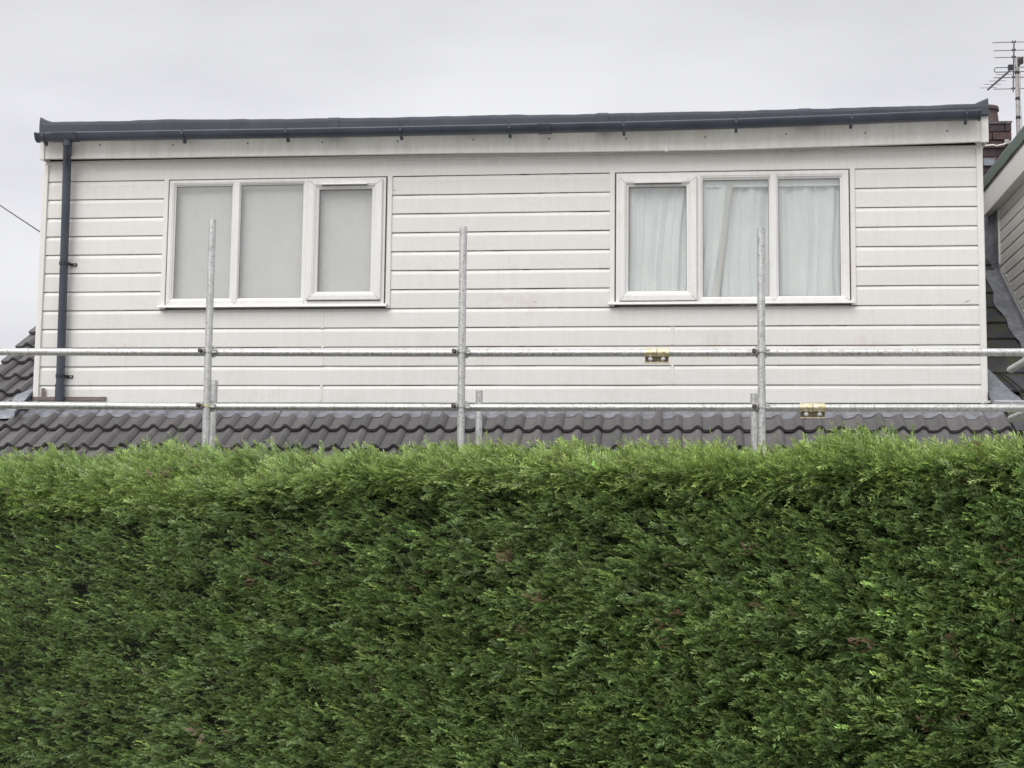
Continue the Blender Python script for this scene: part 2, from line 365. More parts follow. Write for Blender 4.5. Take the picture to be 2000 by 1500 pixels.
# lead wrapped round the left corner and up the left cheek
g = MB(); secs = []
for v in np.linspace(-.32, 4.0, 40):
    wv = .012*math.sin(v*9)+.008*math.sin(v*23)
    wd = .055+.012*math.sin(v*7+1) + .24*max(0, min(1, (.22-v)/.30))
    secs.append([on_roof(XL-wd, v, .030+.02*abs(math.sin(v*10))), on_roof(XL-wd*.6, v, .052+wv), on_roof(XL-.03, v, .050), on_roof(XL-.008, v, .070), on_roof(XL-.006, v, .10)])
g.sweep(secs, False, True); g.obj('lead_flashing', M_lead, bung, fix=False)

# ---- dormer shell
zf = lambda px, py, Y=0.0: float(at(px, py, Y)[2])
xf = lambda px, py, Y=0.0: float(at(px, py, Y)[0])
ZB = 2.745                                   # bottom of the cladding
Z_LINE0 = (zf(150, 354)+zf(1853, 326))/2
SP = .15*(zf(150, 354)-zf(150, 752.5))/1.65
ZTOP = 4.84
g = MB(); g.box(XL+.03, XR-.03, .10, RIDGE_Y+.4, ZB-.3, ZTOP)
# window openings are shells of their own in front of this core
g.obj('dormer_core', M_gap, bung)
# openings (x0, x1, z0, z1)
W1 = dict(x0=(xf(323, 352)+xf(314, 600))/2, x1=(xf(766, 346)+xf(761.5, 598))/2)
W2 = dict(x0=(xf(1192, 339)+xf(1192, 598))/2, x1=(xf(1670, 330)+xf(1670, 598))/2)
zt_w = Z_LINE0 - .004; zb_w = Z_LINE0 - 7*SP + .006
# cladding boards: one board per row and stretch
def board(x0, x1, zt, zb, first=False, name='cladding_board'):
    g = MB(); secs = []
    nx = max(2, int((x1-x0)/.35))
    amp = random.uniform(.0006, .0016); ph = random.uniform(0, 6)
    for i in range(nx+1):
        x = x0+(x1-x0)*i/nx
        d = amp*math.sin(x*3.1+ph)+amp*.7*math.sin(x*7.7+ph*2)
        if first: sec = [(x, .012, zt), (x, 0, zt), (x, 0+d, zb), (x, .037, zb+.001)]
        else: sec = [(x, .036, zt+.004), (x, .036, zt-.0025), (x, .0100, zt-.0050), (x, .0035, zt-.022), (x, .0010, zt-.029), (x, d*.3, zt-.036), (x, d, zb+.006), (x, d+.001, zb+d*.6), (x, .037, zb+.001+d*.6)]
        secs.append(sec)
    g.sweep(secs, False, False)
    o = g.obj(name, M_clad, bung, fix=False); return o
TW = .047
xa, xb = XL+TW, XR-TW
for r in range(13):
    zt = Z_LINE0 - (r-1)*SP; zb = Z_LINE0 - r*SP
    if r == 0: board(xa, xf(975, 323), Z_LINE0+.165, zb, True); board(xf(975, 323), xb, Z_LINE0+.165, zb, True); continue
    if r == 12: zb = ZB
    if 1 <= r <= 7: st = [(xa, W1['x0']), (W1['x1'], W2['x0']), (W2['x1'], xb)]
    elif r == 8 or r == 10 or r == 12: st = [(xa, xf(630, 640)), (xf(630, 640), xb)]
    else: st = [(xa, xf(1313, 650)), (xf(1313, 650), xb)]
    for a, b in st: board(a, b, zt, zb)
# backing behind boards (dark, seen in the seams), in pieces round the windows
g = MB()
for a, b, z0_, z1_ in ((XL+.01, XR-.01, ZB, zb_w), (XL+.01, XR-.01, zt_w, ZTOP), (XL+.01, W1['x0'], zb_w, zt_w), (W1['x1'], W2['x0'], zb_w, zt_w), (W2['x1'], XR-.01, zb_w, zt_w)):
    g.box(a, b, .0375, .09, z0_, z1_)
g.obj('wall_backing', M_moss, bung)
# dirty seams: thin uneven lines of moss in the joint between boards
g = MB()
for r in range(1, 13):
    z = Z_LINE0-(r-1)*SP
    ranges = [(xa, xb)] if r >= 8 else ([(xa, W1['x0']), (W1['x1'], W2['x0']), (W2['x1'], xb)])
    for a, b in ranges:
        x = a+.01
        while x < b-.05:
            L_ = random.uniform(.05, .45); x2 = min(b-.01, x+L_)
            heavy = (W1['x1']-.1 < x < W2['x0']+.1) or (x > .5 and r > 8)
            under = r == 8 and (W1['x0']-.1 < x < W1['x1'] or W2['x0']-.1 < x < W2['x1'])
            if not under and random.random() < (.55 if heavy else .12):
                t = random.uniform(.0006, .0036 if heavy else .0012)
                k = max(2, int((x2-x)/.03)); secs = []
                for i in range(k+1):
                    xx = x+(x2-x)*i/k; e_ = t*math.sin(math.pi*i/k)*random.uniform(.5, 1)
                    secs.append([(xx, .004, z+.001), (xx, .0084, z-.0050-e_), (xx, .0104, z-.0054), (xx, .016, z-.003)])
                g.sweep(secs, False, False)
            x = x2+random.uniform(0, .12)
g.obj('seam_moss', M_moss, bung, 'stuff', fix=False)
# joint covers
def joint(px, y0, y1, wpx=5.5, Y=0.0):
    x = xf(px, (y0+y1)/2); g = MB(); h = wpx/2*.004
    zt, zb = zf(px, y0), zf(px, y1)
    g.sweep([[(x-h, .002+Y, z), (x-h*.7, -.0035+Y, z), (x+h*.7, -.0035+Y, z), (x+h, .002+Y, z)] for z in (zb, zt)], True, False); return g.obj('joint_cover', M_trim, bung)
for a in ((630, 609, 641.5), (630, 677, 714), (627.5, 752, 782), (978, 307, 341), (1313.5, 638, 672.5), (1313.5, 712, 749.5)): joint(*a)
# a few scuffs on the boards
for px, py, l_, a_ in ((1045, 590, .022, -.5), (1888, 589, .045, .35), (1914, 514, .012, .9), (770, 372, .02, .1)):
    X, Z = xf(px, py), zf(px, py); g = MB(); dx, dz = l_/2*math.cos(a_), l_/2*math.sin(a_); yy = -.0175 if px > 1905 else -.0022
    g.add([(X-dx, yy, Z-dz), (X+dx, yy, Z+dz), (X+dx, yy, Z+dz+.003), (X, yy, Z+.004), (X-dx, yy, Z-dz+.002)], [(0,1,2,3,4)]); g.obj('scuff_mark', M_mortar, bung)
# corner trims
for sgn, X in ((1, XL), (-1, XR)):
    g = MB(); a, b = X, X+sgn*TW
    g.sweep([[(X, .10, z), (X, -.012, z), (X+sgn*.008, -.016, z), (b-sgn*.004, -.016, z), (b, -.011, z), (b, .018, z), (X+sgn*.01, .018, z), (X+sgn*.01, .10, z)] for z in (ZB-.006, ZTOP)], True, False)
    g.obj('corner_trim', M_trim, bung)
# cheeks
for sgn, X in ((-1, XL), (1, XR)):
    g = MB()
    for r in range(0, 16):
        zt = Z_LINE0+.15-(r-1)*SP-.15; zb = zt-SP
        if r == 0: zt = ZTOP
        ys = max(.1, 0); ye = RIDGE_Y+.4
        g.sweep([[(X-sgn*.012, y, zt), (X-sgn*.004, y, zt-.03), (X, y, zt-.04), (X, y, zb+.002), (X-sgn*.014, y, zb)] for y in (ys, ye)], False)
    g.obj('cheek_cladding', M_clad, bung, 'stuff')
g = MB(); g.box(XL+.03, XR-.03, RIDGE_Y+.38, RIDGE_Y+.42, ZB-.2, ZTOP); g.obj('rear_wall', M_wall, bung)

# ---- fascia, felt edge, gutter (all follow the slight sag of the roofline)
def poly(pts):
    xs_, zs_ = zip(*pts); return lambda x: float(np.interp(x, xs_, zs_))
YF = -.115
fb = poly([(xf(p, q, YF), zf(p, q, YF)) for p, q in ((79, 310.5), (300, 308), (500, 305), (700, 302), (900, 299), (1150, 296.5), (1400, 293), (1600, 287), (1800, 280.5), (1928, 276))])
YR = -.165
ft = poly([(xf(p, q, YR), zf(p, q, YR)) for p, q in ((90, 237), (160, 236), (250, 234.5), (330, 232), (500, 231.5), (640, 230), (820, 227), (960, 223.5), (1120, 222), (1270, 218.5), (1400, 216), (1600, 211), (1800, 205), (1912, 201.5))])
gt = poly([(xf(p, q, -.278), zf(p, q, -.278)-.004) for p, q in ((68, 259), (150, 257.5), (350, 254), (500, 252), (700, 248.5), (900, 244.5), (1070, 241), (1250, 237), (1400, 233), (1600, 226), (1800, 218), (1912, 214.5))])
fx0, fx1 = xf(78.5, 300, YF), xf(1930, 250, YF)
fj = xf(1301, 280, YF)
for a, b in ((fx0+.035, fj-.001), (fj+.001, fx1-.05)):
    g = MB(); secs = []
    for i in range(25):
        x = a+(b-a)*i/24; z = fb(x); w_ = .0012*math.sin(x*4)
        secs.append([(x, YF+w_, 4.96), (x, YF+w_, z+.004), (x, YF+.004, z), (x, YF+.014, z), (x, YF+.014, 4.96)])
    g.sweep(secs, True); fo = g.obj('fascia_board', M_fascia, bung)
    for px, py in ((195, 283), (338, 283), (484, 280), (630, 278), (777, 276), (924, 273), (1072, 271), (1223, 271), (1377, 268), (1535, 262), (1690, 260), (1850, 256)):
        X = xf(px, py, YF)
        if a < X < b:
            n_ = MB(); z = zf(px, py, YF); n_.tube((X, YF+.004, z), (X, YF-.003, z), .0065, 8); n_.obj('nail_head', M_rust, fo)
for a, b in ((fx0, fx0+.037), (fx1-.052, fx1), (fj-.012, fj+.012)):
    g = MB(); g.sweep([[(x, YF-.011, 4.93), (x, YF-.011, fb(x)-.006), (x, YF+.02, fb(x)-.006), (x, YF+.02, 4.97)] for x in (a, b)], True); g.obj('fascia_joint' if a > fx0 and b < fx1 else 'fascia_corner', M_trim, bung)
for a, b in ((fx0+.004, fx0+.018), (fx1-.018, fx1-.004)):       # return pieces back along the cheeks
    g = MB(); g.box(a, b, YF+.021, RIDGE_Y+.3, fb(a)-.004, 4.95); g.obj('side_fascia', M_fascia, bung)
# soffit: dark slot then grey underside
g = MB(); g.sweep([[(x, YF+.014, fb(x)+.022), (x, -.001, fb(x)+.022), (x, -.001, fb(x)+.028), (x, YF+.014, fb(x)+.028)] for x in np.linspace(fx0+.02, fx1-.02, 20)], True); g.obj('soffit', M_trim, bung)
g = MB(); g.sweep([[(x, -.022, fb(x)-.020), (x, -.004, fb(x)-.024), (x, .012, fb(x)-.020), (x, .012, fb(x)+.009), (x, -.012, fb(x)-.002)] for x in np.linspace(xa-.03, xb+.03, 20)], True); g.obj('head_trim', M_trim, bung)
# felt: drip edge + flat roof
g = MB(); secs = []; NX = 150
rx0, rx1 = xf(77, 245, YR), xf(1931, 215, YR)
def horn(x):
    a = max(0, 1-(x-rx0)/.065); b = max(0, 1-(rx1-x)/.085)
    return .040*min(1, a*1.6)+.040*min(1, b*1.25)
for i in range(NX+1):
    x = rx0+(rx1-rx0)*i/NX
    z = ft(x)+.0012*math.sin(x*9+1)+.001*math.sin(x*23)+random.uniform(-.0012, .0012); h = horn(x)
    yy = YR+.003*math.sin(x*5)+.0015*math.sin(x*17+2)+.001*math.sin(x*31)
    zl = min(gt(x)-.004, z-.06)
    secs.append([(x, YF+.003, zl+.004), (x, yy+.014, zl), (x, yy+.006, zl+.006), (x, yy, z-.03), (x, yy+.006, z-.010+h*.7), (x, yy+.016, z+h), (x, yy+.040+h, z+h), (x, yy+.10+h, z-.012+h*.95), (x, RIDGE_Y+.45, 5.01+h*.9), (x, RIDGE_Y+.45, 4.88), (x, YF+.003, 4.88)])
g.sweep(secs, True, False); g.obj('felt_roof', M_felt, bung)
# felt laps: a second layer's edge on the drip
for px in (640, 1165, 1560):
    x = xf(px, 225, YR); g = MB()
    g.sweep([[(x+dx, YR-.006, gt(x)-.006), (x+dx, YR-.007, ft(x)-.02), (x+dx, YR+.008, ft(x)+.003), (x+dx, YR+.02, ft(x)-.01), (x+dx, YR+.02, gt(x))] for dx in (0, .09)], True); g.obj('felt_lap', M_felt, bung)
# gutter
gx0, gx1 = xf(69, 262, -.20)+.026, xf(1913, 222, -.20)
YG = -.222
g = MB()
def gsec(x, grow=0.0):
    zt = gt(x); r = .052+grow; pts = []
    for i in range(n+1):
        t = math.pi*i/n; c_, s_ = -math.cos(t), math.sin(t)
        pts.append((x, YG+c_*r, zt-(s_**.75)*(.056+grow)))
    pts = [(x, YG-r-.002, zt+.006), (x, YG-r-.007, zt+.002), (x, YG-r-.006, zt-.006)]+pts[1:]
    inn = [(x, YG+(p[1]-YG)*.93, p[2]+.004) for p in pts[:2:-1]]
    return pts+inn
g.sweep([gsec(x) for x in np.linspace(gx0, gx1, 60)], True, True)
gut = g.obj('gutter', M_pvc, bung)
for x_, l_ in ((gx0, .016), (gx1-.014, .014)):
    g = MB(); s1 = gsec(x_, .006)[:n+3]; s2 = gsec(x_+l_, .006)[:n+3]; g.sweep([s1, s2], True); g.obj('stop_end', M_pvc, gut)
def union(x, half):
    g = MB(); g.sweep([gsec(x+d, .005) for d in (-half, half)], True); g.obj('gutter_union', M_pvc, gut)
xo = xf(131, 262, -.20); union(xf(1065, 250, -.20), .042); union(xo, .105)
for d in (-.042, .042):
    xx = xf(1065, 250, -.20)+d; g = MB(); g.sweep([gsec(xx+q, .009) for q in (-.006, .006)], True); g.obj('union_clip', M_pvc, gut)
for px, py in ((95, 278), (365, 272), (566, 268), (787, 264), (998, 262), (1219, 258), (1437, 253), (1660, 246), (1883, 238)):
    X = xf(px, py, -.15); g = MB()
    zg = gt(X)
    g.sweep([[(X+d, YG-.060, zg+.004), (X+d, YG-.060, zg-.028), (X+d, YG-.036, zg-.056), (X+d, YG+.004, zg-.066), (X+d, YG+.018, zg-.080), (X+d, YG+.040, zg-.080), (X+d, YG+.040, zg-.050), (X+d, YG, zg-.052), (X+d, YG-.030, zg-.046), (X+d, YG-.052, zg-.024), (X+d, YG-.054, zg+.004)] for d in (-.010, .010)], True)
    g.obj('gutter_bracket', M_pvc, gut)
# down pipe
Ptop = Vector(at(132, 281, YG)); Pmid = Vector(at(131.3, 305, -.115)); Pbot = Vector(at(116.5, 783, -.05))
Psw = Vector(at(130.3, 345, -.075))
g = MB(); g.path([Ptop+Vector((0, 0, .02)), Ptop, Ptop.lerp(Pmid, .5), Pmid, Psw, Pbot], .0335, 18)
dp = g.obj('downpipe', M_pvc, bung)
g = MB(); g.tube(Ptop+Vector((0, .0, .03)), Ptop+Vector((0, 0, -.018)), .0375, 16); g.obj('outlet_socket', M_pvc, dp)
for py in (516, 735):
    t = (py-345)/(783-345); c_ = Psw.lerp(Pbot, t); g = MB()
    g.tube(c_-Vector((0, 0, .013)), c_+Vector((0, 0, .013)), .0375, 18)
    g.box(c_.x+.028, c_.x+.083, -.014, -.002, c_.z-.011, c_.z+.011); g.box(c_.x+.028, c_.x+.040, c_.y-.006, -.003, c_.z-.010, c_.z+.010)
    k = g.obj('pipe_clip', M_black, dp)
    q = MB(); q.tube((c_.x+.070, -.018, c_.z), (c_.x+.070, -.010, c_.z), .006, 8); q.obj('clip_screw', M_galv, k)
for t in (.955, .93):
    c_ = Psw.lerp(Pbot, t); g = MB(); g.tube(c_-Vector((0, 0, .006)), c_+Vector((0, 0, .006)), .0395, 18); g.obj('pipe_collar', M_pvc, dp)
g = MB(); g.tube(Psw.lerp(Pbot, .93), Pbot, .0375, 18); g.obj('pipe_shoe', M_pvc, dp)
# exposed brown boards at the foot of the left corner
g = MB(); a = at(64, 783, -.022); b = at(206, 775, -.022)
g.box(a[0], b[0], -.022, .0, a[2]+.004, b[2]); g.obj('exposed_board', M_brown, bung)
g = MB(); a = at(80, 775, -.019); b = at(88.5, 758, -.019)
g.box(a[0], b[0], -.019, -.0165, a[2], b[2]); g.obj('exposed_board', M_brown, bung)

# ---- windows
def rect(l, r, t, b, Y, ym=None):            # px edges measured near mid height -> metres
    ym = (t+b)/2 if ym is None else ym
    return (xf(l, ym, Y), xf(r, ym, Y), zf((l+r)/2, b, Y), zf((l+r)/2, t, Y))
P_fix = [(0, 0), (0, -.022), (.50, -.022), (.56, -.018), (.72, -.016), (.84, -.006), (1.0, -.001), (1.0, .030)]
P_out = [(0, 0), (0, -.020), (1, -.020), (1, .03)]
P_sash = [(0, -.021), (0, -.040), (.06, -.044), (.50, -.044), (.56, -.040), (.62, -.040), (.80, -.026), (1.0, -.018), (1.0, .03)]
zsill = zb_w
def window(name_label, ch, spec):
    win = link('window', None, bung, label=name_label)
    # J-channel down both sides and the dark recess along the head
    for x0_, x1_ in ((ch['x0']-.003, ch['x0']+.034), (ch['x1']-.034, ch['x1']+.003)):
        g = MB(); g.sweep([[(x0_, .02, z), (x0_, -.010, z), (x0_+.005, -.013, z), (x1_-.005, -.013, z), (x1_, -.010, z), (x1_, .02, z)] for z in (zb_w-.004, zt_w+.002)], True); g.obj('side_trim', M_trim, win)
    fx = (ch['x0']+.046, ch['x1']-.046)
    for x0_, x1_ in ((ch['x0']+.034, fx[0]), (fx[1], ch['x1']-.034)):
        g = MB(); g.box(x0_, x1_, .004, .05, zb_w, zt_w); g.obj('sealant_gap', M_brown, win)
    fz = (zb_w+.030, zt_w-.010)
    # frame
    g = MB(); lights = spec['lights']
    for L_ in lights:
        o_r = (fx[0] if L_['o'][0] is None else L_['o'][0], fx[1] if L_['o'][1] is None else L_['o'][1], fz[0], fz[1])
        L_['or'] = o_r
        if L_['kind'] == 'fixed':
            g.ring(o_r, L_['p'], P_fix)
            h_ = .0012                           # fine mitre grooves
        else:
            s_ = L_['s']; inner = (s_[0]+.012, s_[1]-.012, s_[2]+.012, s_[3]-.012)
            g.ring(o_r, inner, P_out)
    # transom/mullion backing
    g.obj('frame', M_frame, win)
    # mitre lines at the corners of each bead
    g = MB()
    for L_ in lights:
        if L_['kind'] == 'fixed': o_r, p_, y_ = L_['or'], L_['p'], -.0228
        else: o_r, p_, y_ = L_['s'], L_['p'], -.0447
        for cx, cz in ((0, 2), (1, 2)) + (((0, 3), (1, 3)) if L_['kind'] != 'fixed' else ()):
            a = Vector((o_r[cx], y_, o_r[cz])); b = Vector((p_[cx], y_, p_[cz])); b = a.lerp(b, .50)
            d = (b-a).normalized(); nrm = Vector((-d.z, 0, d.x))*.0011
            g.add([a+nrm, b+nrm, b-nrm, a-nrm], [(0,1,2,3)])
    g.obj('mitre_line', M_mortar, win, 'stuff')
    for L_ in lights:
        if L_['kind'] == 'sash':
            g = MB(); g.ring(L_['s'], L_['p'], P_sash); s_ = L_['s']
            sash = g.obj('sash', M_frame, win)
            g = MB(); g.box(s_[0]+.004, s_[1]-.004, -.0235, -.0195, s_[2]-.006, s_[2]-.0005); g.obj('sash_gap_shadow', M_gap, win)  # shadow of the gap under the sash, drawn as a thin dark strip
            g = MB(); g.box(s_[0]+.004, s_[1]-.004, -.0235, -.0195, s_[3]+.0005, s_[3]+.0035); g.obj('sash_gap_shadow', M_mortar, win)  # matching greyer strip along the top of the sash
            v0 = L_['vent']
            g = MB(); g.sweep([[(x, -.044, v0[3]), (x, -.062, v0[3]-.004), (x, -.064, v0[2]+.004), (x, -.058, v0[2]), (x, -.044, v0[2])] for x in (v0[0], v0[1])], True); g.obj('trickle_vent', M_frame, win)
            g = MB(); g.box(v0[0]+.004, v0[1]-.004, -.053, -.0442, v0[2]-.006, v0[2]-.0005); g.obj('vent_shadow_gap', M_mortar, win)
        p_ = L_['p']
        g = MB(); g.box(p_[0]-.004, p_[1]+.004, .010, .014, p_[2]-.004, p_[3]+.004)
        g.obj('pane', M_glass, win)
        g = MB(); g.ring((p_[0]-.003, p_[1]+.003, p_[2]-.003, p_[3]+.003), (p_[0]+.0035, p_[1]-.0035, p_[2]+.0035, p_[3]-.0035), [(0, .0085), (1, .0085)]); g.obj('glazing_gasket', M_elem, win)
    # sill
    g = MB(); x0_, x1_ = ch['x0']-.012, ch['x1']-.018
    g.sweep([[(x, .012, zb_w+.030), (x, -.030, zb_w+.028), (x, -.052, zb_w+.022), (x, -.056, zb_w+.004), (x, -.050, zb_w+.002), (x, -.046, zb_w+.010), (x, .012, zb_w+.008)] for x in (x0_, x1_)], True)
    g.obj('sill', M_frame, win)
    return win
m1 = xf(462, 475, -.02); m2 = xf(597.5, 475, -.02)
lw = window('three light window on the left with a plain closed blind behind', W1, dict(lights=[
    dict(kind='fixed', o=(None, m1), p=rect(341.5, 451, 364, 583, -.0)),
    dict(kind='fixed', o=(m1, m2), p=rect(468.5, 590, 361, 582, -.0)),
    dict(kind='sash', o=(m2, None), s=rect(600, 745, 350.5, 585.5, -.04), p=rect(621.5, 725.5, 369.5, 570, -.01), vent=rect(628, 718, 357, 361, -.05))]))
m3 = xf(1363, 465, -.02); m4 = xf(1511, 465, -.02)
rw = window('three light window on the right with white curtains behind', W2, dict(lights=[
    dict(kind='sash', o=(None, m3), s=rect(1210.5, 1361, 346, 587, -.04), p=rect(1227.5, 1341, 364.5, 569, -.01), vent=rect(1238, 1332, 354.5, 358, -.05)),
    dict(kind='fixed', o=(m3, m4), p=rect(1373, 1502, 351, 579.5, -.0)),
    dict(kind='fixed', o=(m4, None), p=rect(1520.5, 1641.5, 348.5, 578, -.0))]))
# room shells behind the openings
for W_, nm in ((W1, 'left'), (W2, 'right')):
    g = MB(); a, b = W_['x0']+.02, W_['x1']-.02
    g.add([(a,.05,zb_w),(b,.05,zb_w),(b,.098,zb_w),(a,.098,zb_w),(a,.05,zt_w),(b,.05,zt_w),(b,.098,zt_w),(a,.098,zt_w)], [(0,1,2,3),(4,7,6,5),(0,3,7,4),(1,5,6,2),(3,2,6,7)])
    g.obj('window_reveal', M_trim, bung, fix=False)

# blind
x0_, x1_ = W1['x0']+.06, W1['x1']-.06
g = MB(); secs = []
for i in range(31):
    x = x0_+(x1_-x0_)*i/30; secs.append([(x, .062+.0015*math.sin(x*9), z) for z in np.linspace(zb_w+.03, zt_w-.02, 8)])
g.sweep(secs, False, True)
tag(g.obj('roller_blind', M_blind, fix=False), 'plain beige grey roller blind pulled down behind the left window', 'blind')
# curtains
def curtain(edge_l, edge_r, y0, label, folds, ph):
    g = MB(); secs = []; nx = 110
    for i in range(nx+1):
        t = i/nx; sec = []
        for j in range(13):
            s_ = j/12; z = (zt_w-.10)+(zb_w+.02-(zt_w-.10))*s_
            xl = edge_l(s_); xr = edge_r(s_); tt = t+.010*math.sin(6*s_+9*t+ph)
            x = xl+(xr-xl)*t
            y = y0+.0095*math.sin(folds*6.283*tt+ph)+.006*math.sin(folds*2.3*6.283*tt+2*ph+s_)+.003*math.sin(folds*5.1*tt*6.28)
            sec.append((x, y, z))
        secs.append(sec)
    g.sweep(secs, False, True)
    return tag(g.obj('curtain', M_curtain, fix=False), label, 'curtain', 'curtains behind the right window')
eL = lambda s: W2['x0']+.05
e1t, e1b = xf(1432, 372, .06), xf(1403, 580, .06)
cut = lambda s: e1t+(e1b-e1t)*s
c1 = curtain(eL, cut, .052, 'white curtain hung behind the left and middle panes, its edge slanting', 5, .4)
c2 = curtain(lambda s: xf(1400, 460, .07)-.02, lambda s: W2['x1']-.05, .078, 'white curtain hung behind the right hand pane of the curtained window', 5, 2.0)
g = MB(); secs = []
for j in range(13):
    s_ = j/12; z = (zt_w-.10)+(zb_w+.02-(zt_w-.10))*s_; x = cut(s_); wd = .062-.030*s_
    secs.append([(x-wd, .040, z), (x-wd*.8, .034, z), (x-.003, .036, z), (x+.002, .048, z)])
g.sweep(secs, False, True); o_ = g.obj('lining_edge', M_lining, c1, fix=False)
g = MB(); g.box(W2['x0']+.05, W2['x1']-.05, .040, .060, zt_w-.115, zt_w-.03)
tag(g.obj('curtain_rail', M_curtain), 'pale rail cover running along the top behind the right window', 'curtain rail')

# ================================================================== NEIGHBOUR
nb = thing('neighbouring_bungalow', 'adjoining bungalow at the right edge with dark flat tiles and side of white dormer', 'house')
g = MB(); g.box(PARTY+.002, 9.5, -.62, 8.0, -.02, 2.28); g.obj('lower_wall', M_wall, nb)
deck(PARTY+.001, 9.5).obj('roof_deck', M_flat, nb)
g = MB(); g.box(PARTY+.003, 9.4, -.955, -.93, 2.02, 2.15); g.obj('eaves_fascia', M_fascia, nb)
NX_ = 2.755                                  # plane of the neighbour's dormer cheek
# flat tiles, courses of .275
ft_m = []
for q in range(3):
    g = MB(); w_ = .3005; L_ = .40
    def P(u, v, h): 
        p = Vector(on_roof(u, v, h)); return p-Vector((0, 0, Z0))
    a = [P(0,0,.028), P(w_*.5,0,.029), P(w_,0,.028), P(w_,L_,.004), P(w_*.5,L_,.005), P(0,L_,.004), P(0,0,.010), P(w_*.5,0,.012), P(w_,0,.010), P(w_,L_,-.006), P(w_*.5,L_,-.006), P(0,L_,-.006)]
    g.add(a, [(0,1,4,5),(1,2,3,4),(0,6,7,1),(1,7,8,2),(0,5,11,6),(2,8,9,3),(5,4,10,11),(4,3,9,10)])
    ft_m.append(g.mesh('flat_roof_tile', M_flat))
Y0 = -.93; r = 0
while Y0 < 2.4:
    x = PARTY+.02 - (.15 if r % 2 else 0)
    while x < 5.2:
        if x+.30 > (XR+.03 if Y0 > -.1 else PARTY+.29) and (x < NX_+.05 or Y0 < .75):
            o = link('flat_roof_tile', ft_m[random.randrange(3)], nb)
            o.location = (x, Y0+random.uniform(-.002, .002), Z0+TA*Y0+.004+random.uniform(0, .003)); o.rotation_euler = (random.uniform(-.004, .004), 0, 0)
        x += .30
    Y0 += .2755*.995; r += 1
# its box dormer: cheek facing us
c_top = atX(1951, 400, NX_); c_bot = atX(1951, 525, NX_)
Yb = float((c_top[1]+c_bot[1])/2)            # far end of the cheek
NXF = NX_-.09
f_l0 = atX(1939, 397, NXF); f_l1 = atX(2000, 337, NXF)
zfl = float((f_l0[2]+f_l1[2])/2); zfe = zfl
Yfe = 2.42
fasc_h = float(atX(1936, 353, NXF)[2]-f_l0[2]); fasc_h = max(.16, min(.26, fasc_h))
Yn = .2
g = MB(); g.box(NX_+.03, 8.5, Yn, RIDGE_Y+.3, Z0-.2, zfl+.10); g.obj('dormer_core', M_gap, nb)
sp = .1035; z = zfl+.02; k = 0
while z > Z0+.15:
    zb = z-sp
    ys = max(Yn, .2); ye = Yb-.03
    # lower edge of the cheek is cut along the roof slope
    ycut = lambda zz: (zz-.12-Z0)/TA
    ya_t, ya_b = ye, ye
    yt = min(ye, ycut(z)); ybm = min(ye, ycut(zb))
    if ybm < Yn+.05: break
    g = MB(); secs = []
    for t in (0, 1):
        def yy_(zz): return Yn+(min(ye, ycut(zz))-Yn)*t
        secs.append([(NX_+.012, yy_(z), z), (NX_+.004, yy_(z-.022), z-.022), (NX_, yy_(z-.032), z-.032), (NX_, yy_(zb+.003), zb+.003), (NX_+.016, yy_(zb), zb+.001)])
    g.sweep(secs, False); g.obj('cladding_board', M_nclad, nb, fix=False)
    z = zb; k += 1
g = MB(); g.box(NX_-.012, NX_+.02, Yb-.035, Yb, (Yb-.02)*TA+Z0+.12, zfl+.02); g.obj('corner_trim', M_nclad, nb)
g = MB()
v1 = (Yb-.01)/A_c; v0 = (Yn)/A_c
g.sweep([[on_roof(NX_-.012, v, .085), on_roof(NX_+.02, v, .085), on_roof(NX_+.02, v, .125), on_roof(NX_-.012, v, .125)] for v in (v0, v1)], True); g.obj('cheek_edge_trim', M_nclad, nb)
g = MB(); g.box(NXF, NXF+.016, Yn-.12, Yfe-.02, zfl, zfl+fasc_h); g.obj('fascia_board', M_nclad, nb)
g = MB(); g.box(NXF+.018, NX_+.03, Yn-.12, Yfe-.03, zfl+.012, zfl+.022); g.obj('soffit', M_nclad, nb)
g = MB(); g.box(NXF-.006, NXF+.014, Yn-.12, Yfe, zfl+fasc_h-.006, zfl+fasc_h+.022); g.obj('drip_batten', M_brown, nb)
g = MB(); secs = []
for i in range(26):
    y = Yn-.14+(Yfe+.04-(Yn-.14))*i/25; j = .003*math.sin(y*11)+.002*math.sin(y*29); zt_ = zfl+fasc_h+.125+j*.8
    secs.append([(NXF-.018+j, y, zfl+fasc_h+.010), (NXF-.022+j, y, zt_-.02), (NXF-.012, y, zt_), (NXF+.09, y, zt_+.004), (NXF+.14, y, zt_-.03), (8.5, y, zt_-.03), (8.5, y, zfl+fasc_h+.0), (NXF+.02, y, zfl+fasc_h+.0)])
g.sweep(secs, True); g.obj('green_felt_roof', M_green, nb)
# front of the same dormer, round the corner from the cheek
z = zfl+.02
while z > Z0+TA*Yn+.12:
    g = MB(); zb = z-sp; g.sweep([[(x, Yn-.004, z), (x, Yn-.012, z-.022), (x, Yn-.016, z-.032), (x, Yn-.016, zb+.003), (x, Yn-.001, zb+.001)] for x in (NX_-.002, 8.5)], False); g.obj('cladding_board', M_nclad, nb, fix=False); z = zb
g = MB(); g.box(NXF+.002, 8.55, Yn-.14, Yn-.121, zfl, zfl+fasc_h); g.obj('fascia_board', M_nclad, nb)
